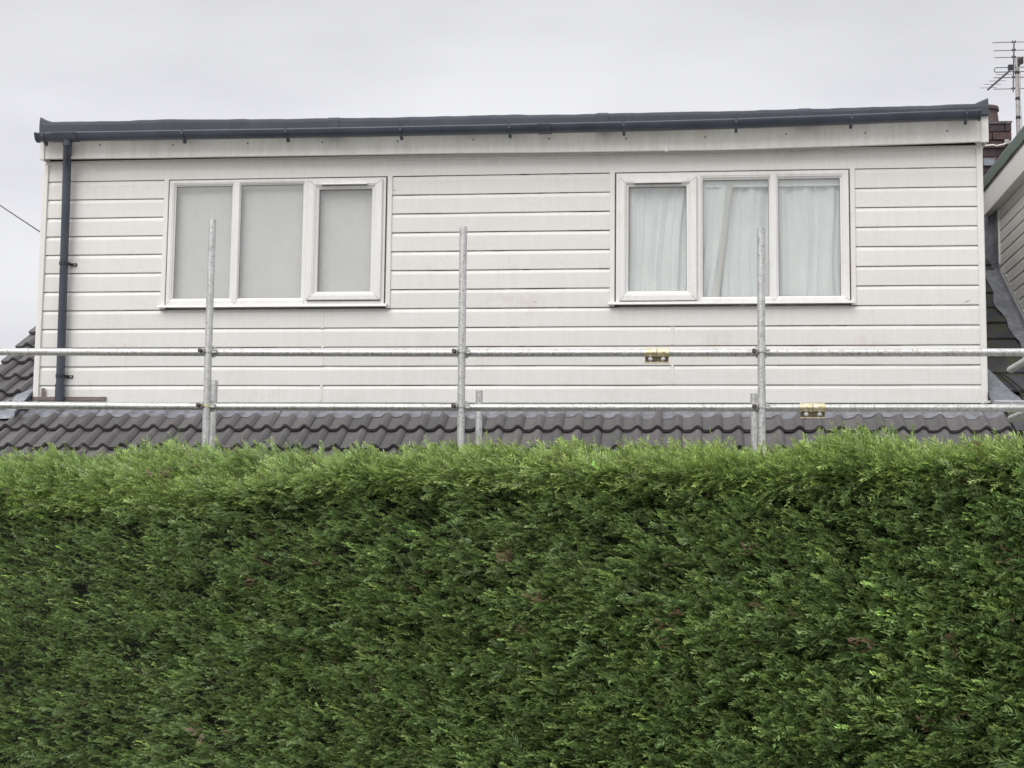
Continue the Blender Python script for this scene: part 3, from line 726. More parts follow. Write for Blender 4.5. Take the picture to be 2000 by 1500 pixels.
# lead between tiles and cheek, draped, with an upstand on the chimney
g = MB(); secs = []
for v in np.linspace(.05, Yb/A_c+.10, 46):
    w_ = .135+.018*math.sin(v*4.3)+.012*math.sin(v*11)
    j = .006*math.sin(v*13)+.005*math.sin(v*31)
    secs.append([on_roof(NX_-w_, v, .040+j*.5), on_roof(NX_-w_+.02, v, .052+j), on_roof(NX_-w_*.5, v, .050+j), on_roof(NX_-.03, v, .052), on_roof(NX_-.012, v, .085), on_roof(NX_-.010, v, .14)])
g.sweep(secs, False, True); g.obj('lead_flashing', M_lead, nb, fix=False)
g = MB(); secs = []
for v in np.linspace(-.10, .62, 12):
    w_ = .34-.42*max(0, v)-.05*math.sin(v*9)*.3
    secs.append([on_roof(XR+.002, v, .10), on_roof(XR+.008, v, .06), on_roof(XR+.05, v, .045+.006*math.sin(v*17)), on_roof(XR+max(.04, w_*.75), v, .044)])
g.sweep(secs, False, True); g.obj('lead_flashing', M_lead, nb, fix=False)
# cables lying on the roof
for k in range(2):
    pts = []
    for t in np.linspace(0, 1, 14):
        px = 1948+(2010-1948)*t; py = (727+k*3)+(58+k*9)*(t**1.5)*(1-.25*t)+k*4*math.sin(t*3)
        q = atR(px, py, .06); pts.append(q)
    g = MB(); g.path(pts, .0055, 6)
    tag(g.obj('cable', M_black), ['upper black cable lying across the tiles by the right scaffold stub', 'lower black cable sagging across the tiles by the right scaffold stub'][k], 'cable', 'cables on the neighbouring roof')
# white strip at the foot of our dormer's right corner
g = MB(); a = at(1922, 787, -.02); b = at(2015, 782.5, -.02); g.box(a[0], b[0], -.03, .0, a[2], b[2]); g.obj('white_ledge', M_trim, nb)

# chimney
CY = 2.50; cx0 = 2.26; cx1 = float(at(1969, 300, CY)[0])
ch = link('chimney', None, nb)
zc0 = Z0+TA*CY-.15; zc1 = float(at(1960, 238, CY)[2])
g = MB(); g.box(cx0+.012, cx1-.012, CY+.012, CY+.60, zc0, zc1-.03); g.obj('mortar_core', M_mortar, ch)
nc = int((zc1-.02-zc0)/.075); bm = []
for q in range(4):
    g = MB(); wd = (.215, .1025, .215, .1025)[q]; hh = .065
    j = lambda: random.uniform(-.003, .003)
    g.box(0, wd, 0, .10, 0, hh); g.v = [(a+j(), b+j(), c+j()) for a, b, c in g.v]; bm.append(g.mesh('brick', M_brick))
for c_i in range(nc):
    z = zc1-.02-(c_i+1)*.075; grow = .028 if c_i < 2 else (.014 if c_i == 2 else 0)
    xs0, xs1 = cx0-grow, cx1+grow
    x = xs0 - (.1125 if c_i % 2 else 0)
    while x < xs1-.02:
        a = max(x, xs0); b = min(x+.215, xs1)
        if b-a > .03:
            o = link('brick', bm[c_i % 2*2], ch); o.location = (a, CY-grow+random.uniform(-.004, .004), z+random.uniform(-.002, .002)); o.scale = ((b-a)/.215, 1, 1)
        x += .225
    y = CY+.11-grow
    while y < CY+.55:                        # right hand return face
        o = link('brick', bm[0], ch); o.location = (xs1, y, z); o.rotation_euler = (0, 0, math.pi/2); y += .225
g = MB(); g.box(cx0-.03, cx1+.035, CY-.032, CY+.62, zc1-.022, zc1); 
g.v = [(a+random.uniform(-.006, .006), b, c+random.uniform(-.006, .006)) for a, b, c in g.v]; g.obj('chimney_cap', M_mortar, ch)
for px, nm in ((1914, 1),):
    cxp = float(at(px+11, 225, CY+.25)[0]); zp = float(at(1930, 211, CY+.25)[2]); g = MB()
    g.tube((cxp, CY+.25, zc1-.01), (cxp, CY+.25, zp-.03), .125, 20, .105, caps=False); g.tube((cxp, CY+.25, zp-.035), (cxp, CY+.25, zp), .122, 20, .118, inner=.09); g.obj('chimney_pot', M_pot, ch)
g = MB(); a = at(1921, 285, CY-.05); b = at(1960, 282, CY-.05)
g.path([a, at(1940, 283, CY-.05), at(1946, 285, CY-.05), b, at(1964, 281, CY-.05)], .008, 6); g.obj('white_wire', M_trim, ch)
g = MB(); a = at(1921, 323, CY-.03); b = at(1944, 309, CY-.03); g.box(a[0], b[0], CY-.03, CY-.008, a[2], b[2]); g.obj('lead_flashing', M_lead, ch)
# lead soaker down the chimney face beside the cheek
g = MB(); secs = []
for i in range(14):
    z = c_bot[2]-.03+(zfl+.05-c_bot[2]+.03)*i/13; j = .004*math.sin(i*1.7)
    secs.append([(NX_-.062+j, CY-.010, z), (NX_-.054+j, CY-.020-abs(j), z), (NX_-.03, CY-.016, z), (NX_-.012, Yb-.02, z)])
g.sweep(secs, False, True); g.obj('lead_flashing', M_lead, ch, fix=False)

# ================================================================== TV AERIAL
MY = 2.78
mx_ = float(at(1988, 200, MY)[0]); mzt = float(at(1986, 112, MY)[2]); mzb = zfl+.05
ae = thing('television_aerial', 'television aerial with horizontal rods on a grey mast beside the chimney', 'aerial', loc=(mx_, MY, mzb))
def rel(o): o.location = (-mx_, -MY, -mzb); return o
g = MB(); g.tube((mx_-.004, MY, mzb-.3), (mx_, MY, mzt), .019, 14, inner=.014); rel(g.obj('mast', M_mast, ae))
for py in (142, 193, 230):
    z = float(at(1988, py, MY)[2]); g = MB(); g.tube((mx_, MY, z-.013), (mx_, MY, z+.013), .0225, 12); rel(g.obj('mast_band', M_black, ae))
zb_ = float(at(1984, 128, MY)[2])
def yat(px, py, z):
    d = ray(px, py); return CAM+d*((z-CAM[2])/d[2])
q0, q1 = yat(1980.5, 80, zb_), yat(1979, 179, zb_); g = MB(); g.tube(q0, q1, .0095, 4); bo = rel(g.obj('boom', M_mast, ae))
for py, half in ((84, .185), (100, .178), (113.5, .172), (153, .180), (175, .188)):
    c_ = yat(1980.4-(py-80)*.015, py, zb_); g = MB(); g.tube((c_[0]-half, c_[1], zb_+.010), (c_[0]+half, c_[1], zb_+.010), .0058, 8); rel(g.obj('aerial_rod', M_mast, ae))
    g = MB(); g.box(c_[0]-.016, c_[0]+.016, c_[1]-.012, c_[1]+.012, zb_+.004, zb_+.019); rel(g.obj('rod_clip', M_black, ae))
c_ = yat(1980, 137, zb_); bx, y = float(c_[0]), float(c_[1]); g = MB(); h_ = .18; pts = []
for t in np.linspace(0, math.pi, 7): pts.append((bx-h_+.016-math.sin(t)*.016, y, zb_+.006+math.cos(t)*.022))
for t in np.linspace(0, math.pi, 7): pts.append((bx+h_-.016+math.sin(t)*.016, y, zb_+.006-math.cos(t)*.022))
pts.append(pts[0]); g.path(pts, .0045, 6); rel(g.obj('folded_dipole', M_elem, ae))
g = MB(); q = at(1974.5, 131.5, y-.02); g.box(q[0]-.026, q[0]+.026, y-.04, y, q[2]-.024, q[2]+.022); rel(g.obj('junction_box', M_black, ae))
# second, smaller aerial pointing away to the left
pA = Vector(at(1972, 138, MY)); z2 = pA.z
def yat(px, py, z):
    d = ray(px, py); return CAM+d*((z-CAM[2])/d[2])
pB = Vector(yat(1929.5, 175, z2))
g = MB(); g.tube(pA, pB, .010, 8); rel(g.obj('boom', M_elem, ae))
for (px, py) in ((1962, 145.5), (1956, 151.5), (1948, 158), (1939, 164.5), (1930.5, 171.5)):
    q = Vector(yat(px, py, z2+.012)); g = MB(); g.tube(q-Vector((.078, 0, 0)), q+Vector((.078, .0, 0)), .0024, 6); rel(g.obj('aerial_rod', M_elem, ae))
g = MB(); p = at(1991, 118, MY-.03); g.box(p[0]-.012, p[0]+.004, MY-.05, MY+.02, p[2]-.05, p[2]+.02); rel(g.obj('mast_clamp', M_black, ae))
g = MB(); p = at(1996, 118, MY-.03); g.box(p[0]-.010, p[0]+.010, MY-.05, MY+.0, p[2]-.03, p[2]+.03); rel(g.obj('splitter', M_black, ae))
g = MB(); pts = [at(a_, b_, MY-.03) for a_, b_ in ((1994, 125), (1991, 129), (1993, 150), (1992, 190), (1994, 215), (1996, 250), (1997, 275))]; g.path(pts, .0035, 6); rel(g.obj('coaxial_cable', M_mast, ae))
g = MB(); q = at(1966, 277, CY-.03); g.box(q[0]-.02, q[0]+.02, CY-.045, CY-.03, q[2]-.02, q[2]+.02); g.box(q[0], mx_+.02, CY-.035, MY, q[2]-.012, q[2]+.012); rel(g.obj('wall_bracket', M_mast, ae))

# overhead wire to the left
a = Vector(at(83, 456, .25)); b = Vector(CAM+ray(-420, 92)*30.0)
d0 = CAM+ray(0, 398)*((14.5)); pts = [a.lerp(b, t)-Vector((0, 0, .10*math.sin(math.pi*t))) for t in np.linspace(0, 1, 16)]
g = MB(); g.path(pts, .0052, 6)
tag(g.obj('telephone_wire', M_black), 'thin dark overhead wire running down to the left side of the dormer', 'wire')

# ================================================================== SCAFFOLD
sc_ = thing('scaffold', 'galvanised tube scaffold with two long rails standing in front of the dormer', 'scaffold')
R_T = .02415; YO = -2.12; YI = -1.13; YLG = YO+2*R_T+.004
def standard(pxt, pyt, pxb, pyb, Y):
    a = Vector(at(pxt, pyt, Y)); b = Vector(at(pxb, pyb, Y)); d = (b-a)/(b.z-a.z)
    foot = a+d*(0.0-a.z); g = MB(); g.tube(foot, a, R_T, 20, inner=.020); o = g.obj('upright_tube', M_galv, sc_)
    q = MB(); q.box(foot.x-.075, foot.x+.075, foot.y-.075, foot.y+.075, 0.0, .008); q.obj('base_plate', M_galv, o); return a, d
outer = [standard(415, 429, 401.5, 868, YO), standard(905, 443.5, 900, 862, YO), standard(1486, 445, 1488, 858, YO)]
inner = [standard(419, 743, 414.5, 868, YI), standard(936, 763, 935, 862, YI), standard(1472.5, 769, 1473, 858, YI)]
def ledger(pts, splice):
    P3 = [Vector(at(px, py, YLG)) for px, py in pts]
    L0 = P3[0]+(P3[0]-P3[1]).normalized()*.9; R0 = P3[-1]+(P3[-1]-P3[-2]).normalized()*1.2
    sp_ = Vector(at(splice[0], splice[1], YLG))
    sp_.z = np.interp(sp_.x, [p.x for p in P3], [p.z for p in P3])
    left = [L0]+[p for p in P3 if p.x < sp_.x-.2]+[sp_-Vector((.002, 0, 0))]; right = [sp_+Vector((.002, 0, 0))]+[p for p in P3 if p.x > sp_.x+.2]+[R0]
    for ch_ in (left, right):
        g = MB(); g.path(ch_, R_T, 20); g.obj('rail_tube', M_galv, sc_)
    # sleeve coupler: two half shells with a flange and two bolts hanging under it
    s_ = link('sleeve_coupler', None, sc_); h_ = .076
    g = MB(); g.tube(sp_-Vector((h_, 0, 0)), sp_+Vector((h_, 0, 0)), R_T+.0055, 20)
    g.box(sp_.x-h_, sp_.x+h_, sp_.y-.030, sp_.y-.003, sp_.z-.066, sp_.z-.060)
    g.obj('sleeve_shell', M_brass, s_)
    g = MB(); g.box(sp_.x-h_+.003, sp_.x+h_-.003, sp_.y-.006, sp_.y+.002, sp_.z-.060, sp_.z-.018); g.obj('bolt_plate', M_plate, s_)
    for d in (-.04, .04):
        g = MB(); c_ = sp_+Vector((d, 0, -.042)); g.tube(c_+Vector((0, -.010, 0)), c_+Vector((0, -.030, 0)), .014, 6); g.tube(c_+Vector((0, -.030, 0)), c_+Vector((0, -.040, 0)), .008, 10); g.obj('bolt', M_galv, s_)
    g = MB(); g.box(sp_.x-.0018, sp_.x+.0018, sp_.y-.0305, sp_.y-.02, sp_.z-.014, sp_.z+.018); g.obj('shell_joint', M_rust, s_)
    return lambda x: float(np.interp(x, [L0.x]+[p.x for p in P3]+[R0.x], [L0.z]+[p.z for p in P3]+[R0.z]))
lz1 = ledger(((0, 687), (420, 688.5), (905, 689.5), (1486, 689), (2000, 688.3)), (1283, 690))
lz2 = ledger(((0, 791.5), (420, 794.5), (905, 795.8), (1486, 796.5), (2000, 797)), (1587, 797))
for (a, d) in outer:
    for lz, br in ((lz1, 0), (lz2, 1)):
        z = lz(a.x); p = a+d*(z-a.z); cp = link('right_angle_coupler', None, sc_)
        g = MB(); cz = p.z
        # band round the upright
        n_ = 16; secs = []
        for zz in (cz-.006, cz+.008):
            secs.append([(p.x+math.cos(t)*(R_T+.006), p.y+math.sin(t)*(R_T+.006), zz) for t in [2*math.pi*i/n_ for i in range(n_)]])
        g.sweep(secs, True, True); g.obj('coupler_band', M_galv if not (br and a.x < -3) else M_brass, cp)
        g = MB(); g.box(p.x-.052, p.x-.026, p.y-.016, p.y+.030, cz-.014, cz+.016); g.box(p.x+.024, p.x+.052, p.y-.012, p.y+.030, cz-.010, cz+.003); g.box(p.x+.024, p.x+.050, p.y-.012, p.y+.028, cz+.006, cz+.014)
        g.box(p.x-.034, p.x+.034, p.y+.024, p.y+.046, cz-.034, cz+.036)
        g.obj('coupler_body', M_galv, cp)
        g = MB(); c_ = Vector((p.x-.044, p.y-.014, cz+.002)); g.tube(c_, c_+Vector((-.003, -.022, 0)), .0155, 6); g.tube(c_+Vector((-.003, -.020, 0)), c_+Vector((-.004, -.034, 0)), .0105, 10); g.obj('bolt', M_rust, cp)
# transoms seen end-on at the right edge
for (px, py), lz, lab in (((1974, 722), lz1, 'u'), ((1975, 818), lz2, 'l')):
    e0 = Vector(at(px, py, -1.30)); g = MB(); g.tube((e0.x+.0, -2.75, e0.z), (e0.x, -1.30, e0.z), R_T, 18, inner=.020); g.obj('cross_tube', M_galv, sc_)
    q = link('putlog_coupler', None, sc_)
    g = MB(); g.box(e0.x-.034, e0.x+.034, YLG-.034, YLG+.034, e0.z+.018, e0.z+.034); g.box(e0.x+.024, e0.x+.042, YLG-.02, YLG+.02, e0.z-.02, e0.z+.05); g.box(e0.x-.042, e0.x-.024, YLG-.02, YLG+.02, e0.z-.02, e0.z+.05); g.obj('coupler_body', M_galv, q)
    g = MB(); g.tube((e0.x-.033, YLG-.02, e0.z+.03), (e0.x-.033, YLG-.05, e0.z+.03), .014, 6); g.obj('bolt', M_rust, q)

# ================================================================== HEDGE
exec("pass")
hedge = thing('hedge', 'tall clipped conifer hedge with feathery lighter green growth along its top', 'hedge')
HR = np.array([float((CAM+ray(2000, 905)*5.7)[0]), float((CAM+ray(2000, 905)*5.7)[1])])
HL = np.array([float((CAM+ray(0, 975)*8.4)[0]), float((CAM+ray(0, 975)*8.4)[1])])
hd = (HR-HL)/np.linalg.norm(HR-HL); hn = np.array([hd[1], -hd[0]])       # hn points to the camera side
LEN = float(np.linalg.norm(HR-HL))
def hit(px, py, back=0.0):                   # ray with the hedge's vertical face (shifted back) -> (s, z)
    d = ray(px, py); o = CAM[:2]-(HL-hn*back); t = -(o@hn)/(d[:2]@hn); p = CAM+d*t
    return float((p[:2]-HL)@hd), float(p[2])
fpts = [hit(*p) for p in ((0, 976), (120, 984), (260, 980), (400, 970), (560, 955), (700, 936), (900, 930), (1050, 934), (1200, 930), (1400, 936), (1600, 930), (1800, 922), (1900, 912), (2000, 908))]
BK = .42
bpts = [hit(*p, back=BK) for p in ((0, 893), (150, 884), (250, 879), (310, 869), (360, 866), (450, 878), (600, 880), (700, 884), (900, 882), (1050, 876), (1150, 870), (1300, 862), (1420, 865), (1500, 872), (1620, 862), (1700, 858), (1760, 852), (1850, 861), (1920, 856), (2000, 848))]
# value noise
G = rng.random((64, 64, 64))
def vn(x, y, z):
    xi, yi, zi = np.floor(x).astype(int), np.floor(y).astype(int), np.floor(z).astype(int)
    fx, fy, fz = x-xi, y-yi, z-zi
    fx, fy, fz = [q*q*(3-2*q) for q in (fx, fy, fz)]
    r = 0
    for a in (0, 1):
        for b in (0, 1):
            for c in (0, 1):
                wgt = (fx if a else 1-fx)*(fy if b else 1-fy)*(fz if c else 1-fz)
                r = r + wgt*G[(xi+a) % 64, (yi+b) % 64, (zi+c) % 64]
    return r
def fbm(s, z, f, seed=0.0):
    return .6*vn(s*f+seed, z*f+seed*1.7, np.full_like(s, seed+.5))+.28*vn(s*f*2.1+seed, z*f*2.1, np.full_like(s, seed+3.5))+.12*vn(s*f*4.3, z*f*4.3+seed, np.full_like(s, seed+7.5))
fz_ = lambda s: np.interp(s, [p[0] for p in fpts], [p[1] for p in fpts])
bz_ = lambda s: np.interp(s, [p[0] for p in bpts], [p[1] for p in bpts])-.066-.035*np.clip(s/LEN, 0, 1)+(fbm(np.asarray(s, float), np.zeros_like(np.asarray(s, float)), 1.7, 40)-.5)*.05
def surf(s, q):
    """q 0..1 face from ground to shoulder, 1..2 crown from shoulder to back, 2..3 top plateau, 3..4 rear face."""
    zf_, zb_ = fz_(s), bz_(s)
    dep = np.zeros_like(s); z = np.zeros_like(s); nx = np.zeros_like(s); nz = np.zeros_like(s)
    m0 = q < 1; m1 = (q >= 1) & (q < 2); m2 = (q >= 2) & (q < 3); m3 = q >= 3
    z[m0] = zf_[m0]*q[m0]; dep[m0] = .03+.05*(q[m0]**6); nx[m0] = 1
    t = q[m1]-1; ang = t*math.pi/2
    dep[m1] = .08+(BK-.08)*(.25*t+.75*(1-np.cos(ang))); z[m1] = zf_[m1]+(zb_[m1]-zf_[m1])*(.25*t+.75*np.sin(ang)); nx[m1] = np.cos(ang)*.9+.1; nz[m1] = np.sin(ang)+.25
    t = q[m2]-2; dep[m2] = BK+.45*t; z[m2] = zb_[m2]-.05*t; nz[m2] = 1
    t = q[m3]-3; dep[m3] = BK+.45+.03*t; z[m3] = (zb_[m3]-.05)*(1-t); nx[m3] = -1
    l = np.hypot(nx, nz); return dep, z, nx/l, nz/l
def to_world(s, dep, z):
    return np.stack([HL[0]+hd[0]*s-hn[0]*dep, HL[1]+hd[1]*s-hn[1]*dep, z], 1)
# sprays
def spray(nb, L, spread, leaf, droop, sub, sd):
    r = np.random.default_rng(sd); V = []; Fc = []; T = []
    def kite(p, d, side, l, w, t0, t1):
        b = len(V); up = np.cross(d, side); k = r.uniform(-.25, .25)
        e_ = 1 if r.random() < .5 else -1
        V.extend([p-side*w*.55*e_, p+d*l*.42+side*w*1.45*e_+up*w*k, p+d*l]); T.extend([t0, (t0+t1)/2, t1]); Fc.append((b, b+1, b+2))
    ax = lambda t: np.array([L*t, 0, -droop*L*t*t])
    for i in range(nb):
        t = .12+.80*i/(nb-1); p = ax(t)
        for sg in (-1, 1):
            if r.random() < .10: continue
            a = r.uniform(.55, .85)*(1.05-.35*t); l = leaf*(1-.62*abs(t-.35)**1.2)*r.uniform(.7, 1.25)
            d = np.array([math.cos(a), sg*math.sin(a), r.uniform(-.30, .22)]); d /= np.linalg.norm(d)
            sd_ = np.cross(d, [0, 0, 1]); sd_ = sd_/np.linalg.norm(sd_); sd_ = sd_*math.cos(.4)+np.array([0, 0, 1])*r.uniform(-.7, .7); sd_ /= np.linalg.norm(sd_)
            kite(p, d, sd_, l, leaf*spread, .15+.5*t, .65+.35*t)
            if sub:
                for e in (.40,):
                    d2 = d*.75+np.array([.6, 0, r.uniform(-.25, .25)]); d2 /= np.linalg.norm(d2)
                    kite(p+d*l*e, d2, sd_, l*.55, leaf*spread*.8, .3+.4*t, .8+.2*t)
    kite(ax(.02), np.array([1, 0, -droop*.4]), np.array([0, 1, 0]), L*1.02, leaf*.10, 0, .5)
    d = ax(1)-ax(.85); d /= np.linalg.norm(d); kite(ax(.85), d, np.array([0, .9, .4]), leaf*.8, leaf*spread, .7, 1.0)
    return np.array(V), Fc, np.array(T)**1.7
var = [spray(5, .075, .135, .030, .10+.05*k, True, k) for k in range(6)] + [spray(6, .12, .085, .036, .05+.05*k, False, 20+k) for k in range(6)] + [spray(4, .075, .15, .03, .1, False, 40+k) for k in range(3)]
acc = dict(v=[], f=[], c=[], n=0)
UP = np.array([0, 0, 1.0])
def emit(pos, axis, scale, col_base, col_tip, vidx, roll_j=.6):
    n_ = len(pos); axis = axis/np.linalg.norm(axis, axis=1)[:, None]
    upv = np.tile(UP, (n_, 1))+rng.normal(0, roll_j, (n_, 3)); side = np.cross(upv, axis); side /= np.linalg.norm(side, axis=1)[:, None]
    up2 = np.cross(axis, side); R = np.stack([axis, side, up2], 2)
    for k in np.unique(vidx):
        m_ = vidx == k; V, Fc, T = var[k]; nv = len(V)
        P_ = np.einsum('nij,vj->nvi', R[m_], V)*scale[m_][:, None, None]+pos[m_][:, None, :]
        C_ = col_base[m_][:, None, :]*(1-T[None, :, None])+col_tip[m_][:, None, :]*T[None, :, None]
        nn_ = int(m_.sum()); fa = np.array(Fc)[None]+(acc['n']+np.arange(nn_)*nv)[:, None, None]
        acc['v'].append(P_.reshape(-1, 3)); acc['c'].append(C_.reshape(-1, 3)); acc['f'].append(fa.reshape(-1, 3)); acc['n'] += nn_*nv
def lump(s, zq):                             # outward bulges and hollows of the clipped face
    return (fbm(s, zq, 2.2, 2)-.5)*.10+(fbm(s, zq, 7.0, 5)-.5)*.19
def size_at(s, z):                           # tighter clipping to the left, looser big fans low on the right
    t = np.clip(s/LEN, 0, 1); return .62+.34*t+.36*np.clip(t*1.3-.2, 0, 1)*np.clip((1.75-z)/.5, 0, 1)
def openness(s, zq):                       # small hollows between the clipped fans, where only inner growth is left
    return .62*vn(s*17+3, zq*27+1, s*0+2.5)+.38*vn(s*6+3, zq*9+1, s*0+8.5)
def zone(n_, s0, s1, q0, q1, kind):
    s = rng.uniform(s0, s1, n_); q = rng.uniform(q0, q1, n_)
    if q0 == QV: q = q1-(q1-qlow(s))*rng.random(n_)
    dep, z, nx, nz = surf(s, q)
    zq = np.where(q < 1, z, z+dep)
    lum = lump(s, zq)
    layer = rng.random(n_)**1.2*.135
    hole = openness(s, zq) < (.44 if kind == 'face' else .34); layer = np.where(hole, .10+layer*.5, layer)
    off = lum-layer+(.012 if kind == 'face' else .02)
    pos = to_world(s, dep, z)
    nor = np.stack([hn[0]*nx, hn[1]*nx, nz], 1)
    pos = pos+nor*off[:, None]
    hu = fbm(s, zq, 1.1, 9)[:, None]; hu2 = fbm(s, zq, 6, 13)[:, None]; rn = rng.random((n_, 1))
    fr = rng.random(n_)
    lean = np.clip((fbm(s, zq, 1.6, 21)-.5)*1.6, -.5, .5)[:, None]
    side3 = np.array([hd[0], hd[1], 0.0])[None]
    if kind == 'face':
        axis = nor*(.62+rng.random((n_, 1))*.35)-side3*(.40+lean)+UP*(.30+rng.normal(0, .18, (n_, 1)))+rng.normal(0, .20, (n_, 3))
        scale = rng.uniform(.60, 1.05, n_)*size_at(s, z); vid = np.where(fr < .82, rng.integers(0, 6, n_), rng.integers(6, 12, n_))
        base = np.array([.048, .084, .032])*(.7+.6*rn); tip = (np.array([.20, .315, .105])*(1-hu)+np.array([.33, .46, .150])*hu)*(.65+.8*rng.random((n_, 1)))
        near1 = np.clip((q-.93+.10*(hu2[:, 0]-.5))/.06, 0, 1)[:, None]; tip = tip*(1-near1*.6)+np.array([.24, .37, .105])*near1*.6*(.7+.5*rn)
        bright = (rng.random(n_) < .13*(hu2[:, 0] > .48)); tip[bright] = np.array([.33, .52, .17])*(.8+.4*rng.random((bright.sum(), 1))); 
        dead = rng.random(n_) < .012; tip[dead] = np.array([.24, .17, .10])*(.6+.7*rng.random((dead.sum(), 1))); base[dead] = (.06, .04, .025)
    else:
        axis = nor*(.30+rng.random((n_, 1))*.3)-side3*(.52+lean*.8)+UP*(.12+rng.normal(0, .20, (n_, 1)))+rng.normal(0, .24, (n_, 3))
        scale = rng.uniform(.50, 1.05, n_); vid = np.where(fr < .72, rng.integers(6, 12, n_), rng.integers(0, 6, n_))
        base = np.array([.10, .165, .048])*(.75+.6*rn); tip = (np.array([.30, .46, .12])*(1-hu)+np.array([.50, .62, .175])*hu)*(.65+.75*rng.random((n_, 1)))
        dead = rng.random(n_) < .02; tip[dead] = np.array([.20, .14, .085]); base[dead] = (.08, .055, .035)
    pale = (fbm(s, zq, 4, 30) > .66) & (rng.random(n_) < .5)
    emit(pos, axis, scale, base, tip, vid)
    return s, zq
S0, S1 = -.75, LEN+.75
q_lo = 1.40/2.0
def qz(zz): return zz/float(np.mean([p[1] for p in fpts]))
QV = qz(.60)
qlow = lambda s: qz(np.interp(s, [-.7, LEN+.7], [.26, .76]))
Lv = S1-S0
zone(int(Lv*1.5*4700), S0, S1, QV, 1.03, 'face')
zone(int(Lv*.62*8200), S0, S1, .97, 2.0, 'crown')
zone(int(Lv*2600*.35), S0, S1, 1.85, 3.0, 'crown')
zone(int(Lv*1.0*1150), S0, S1, .0, QV, 'face')
zone(int(Lv*2.0*230), S0, S1, 3.0, 4.0, 'face')
# the hedge runs on beyond both sides of the view, more coarsely built
for e0, e1 in ((-2.0, S0), (S1, LEN+2.2)):
    w_ = e1-e0
    zone(int(w_*2.0*2300), e0, e1, .0, 1.02, 'face'); zone(int(w_*.62*3500), e0, e1, .97, 2.0, 'crown'); zone(int(w_*900), e0, e1, 1.9, 3.0, 'crown'); zone(int(w_*2*350), e0, e1, 3.0, 4.0, 'face')
# longer unclipped shoots: tufts made of several sprays along one stem
def shoots(n_, q0, q1, Lr, kind, lift, nk=6):
    s = rng.uniform(S0, S1, n_); q = rng.uniform(q0, q1, n_)
    if q0 == QV: q = q1-(q1-qlow(s))*rng.random(n_)
    dep, z, nx, nz = surf(s, q); zq = np.where(q < 1, z, z+dep)
    keep = openness(s, zq) > (.43 if kind == 'face' else .33)
    s, q, dep, z, nx, nz, zq = [v_[keep] for v_ in (s, q, dep, z, nx, nz, zq)]; n_ = len(s); nor = np.stack([hn[0]*nx, hn[1]*nx, nz], 1)
    sz = size_at(s, z) if kind == 'face' else np.ones(n_)
    lm = lump(s, zq); pos = to_world(s, dep, z)+nor*(lm-.045-rng.random(n_)*.03)[:, None]
    side3 = np.array([hd[0], hd[1], 0.0])[None]
    lf = lift+(fbm(s, zq, 1.4, 17)-.5)[:, None]*.7
    ax = nor*.50-side3*(.72+rng.normal(0, .16, (n_, 1)))+UP*lf+rng.normal(0, .11, (n_, 3)); ax /= np.linalg.norm(ax, axis=1)[:, None]
    L_ = rng.uniform(*Lr, n_)*sz; c0 = np.exp(rng.normal(0, .34, (n_, 1)))*(.80+.5*fbm(s, zq, 2.5, 23)[:, None])
    hue = rng.random((n_, 1)); brown = rng.random(n_) < (.006 if kind == 'face' else .003)
    perp0 = np.cross(ax, UP+rng.normal(0, .3, (n_, 3))); perp0 /= np.linalg.norm(perp0, axis=1)[:, None]
    for k in range(nk):
        t = .12+.80*k/(nk-1); p = pos+ax*(L_*t)[:, None]-UP*(L_*t*t*.12)[:, None]
        sg = (-1)**k
        a2 = ax*1.0+perp0*sg*.62*(1-t*.75)+rng.normal(0, .10, (n_, 3))
        if kind == 'face': cc = np.array([.40, .62, .20])*(1-hue)+np.array([.60, .78, .25])*hue
        else: cc = np.array([.270, .430, .110])*(1-hue)+np.array([.43, .55, .165])*hue
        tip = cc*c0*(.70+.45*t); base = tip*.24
        tip[brown] = np.array([.26, .17, .10]); base[brown] = (.12, .08, .05)
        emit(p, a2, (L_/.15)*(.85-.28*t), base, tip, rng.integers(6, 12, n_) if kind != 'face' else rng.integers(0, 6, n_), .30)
shoots(int(Lv*1.5*730), QV, .99, (.075, .155), 'face', .50)
shoots(int(Lv*.62*420), .97, 2.0, (.07, .14), 'crown', .34)
# a few stray taller sprigs that break the top outline
for px, py, h_ in ((335, 868, .15), (355, 866, .17), (585, 880, .17), (578, 878, .13), (1160, 870, .12), (1640, 860, .11), (1755, 853, .16), (1770, 852, .15), (880, 880, .09), (1420, 865, .10), (720, 884, .10), (1960, 852, .12)):
    s_, z_ = hit(px, py, BK); p0 = to_world(np.array([s_]), np.array([BK]), np.array([z_-.12]))
    ax = np.array([[-.35*hd[0], -.35*hd[1], .95]])
    for k in range(6):
        t = .1+.15*k; a2 = ax+rng.normal(0, .28, (1, 3)); tip = np.array([[.19, .30, .09]])*rng.uniform(.8, 1.3)
        emit(p0+ax*h_*t, a2, np.array([h_/.19*(1-.4*t)]), tip*.45, tip, rng.integers(6, 12, 1), .4)
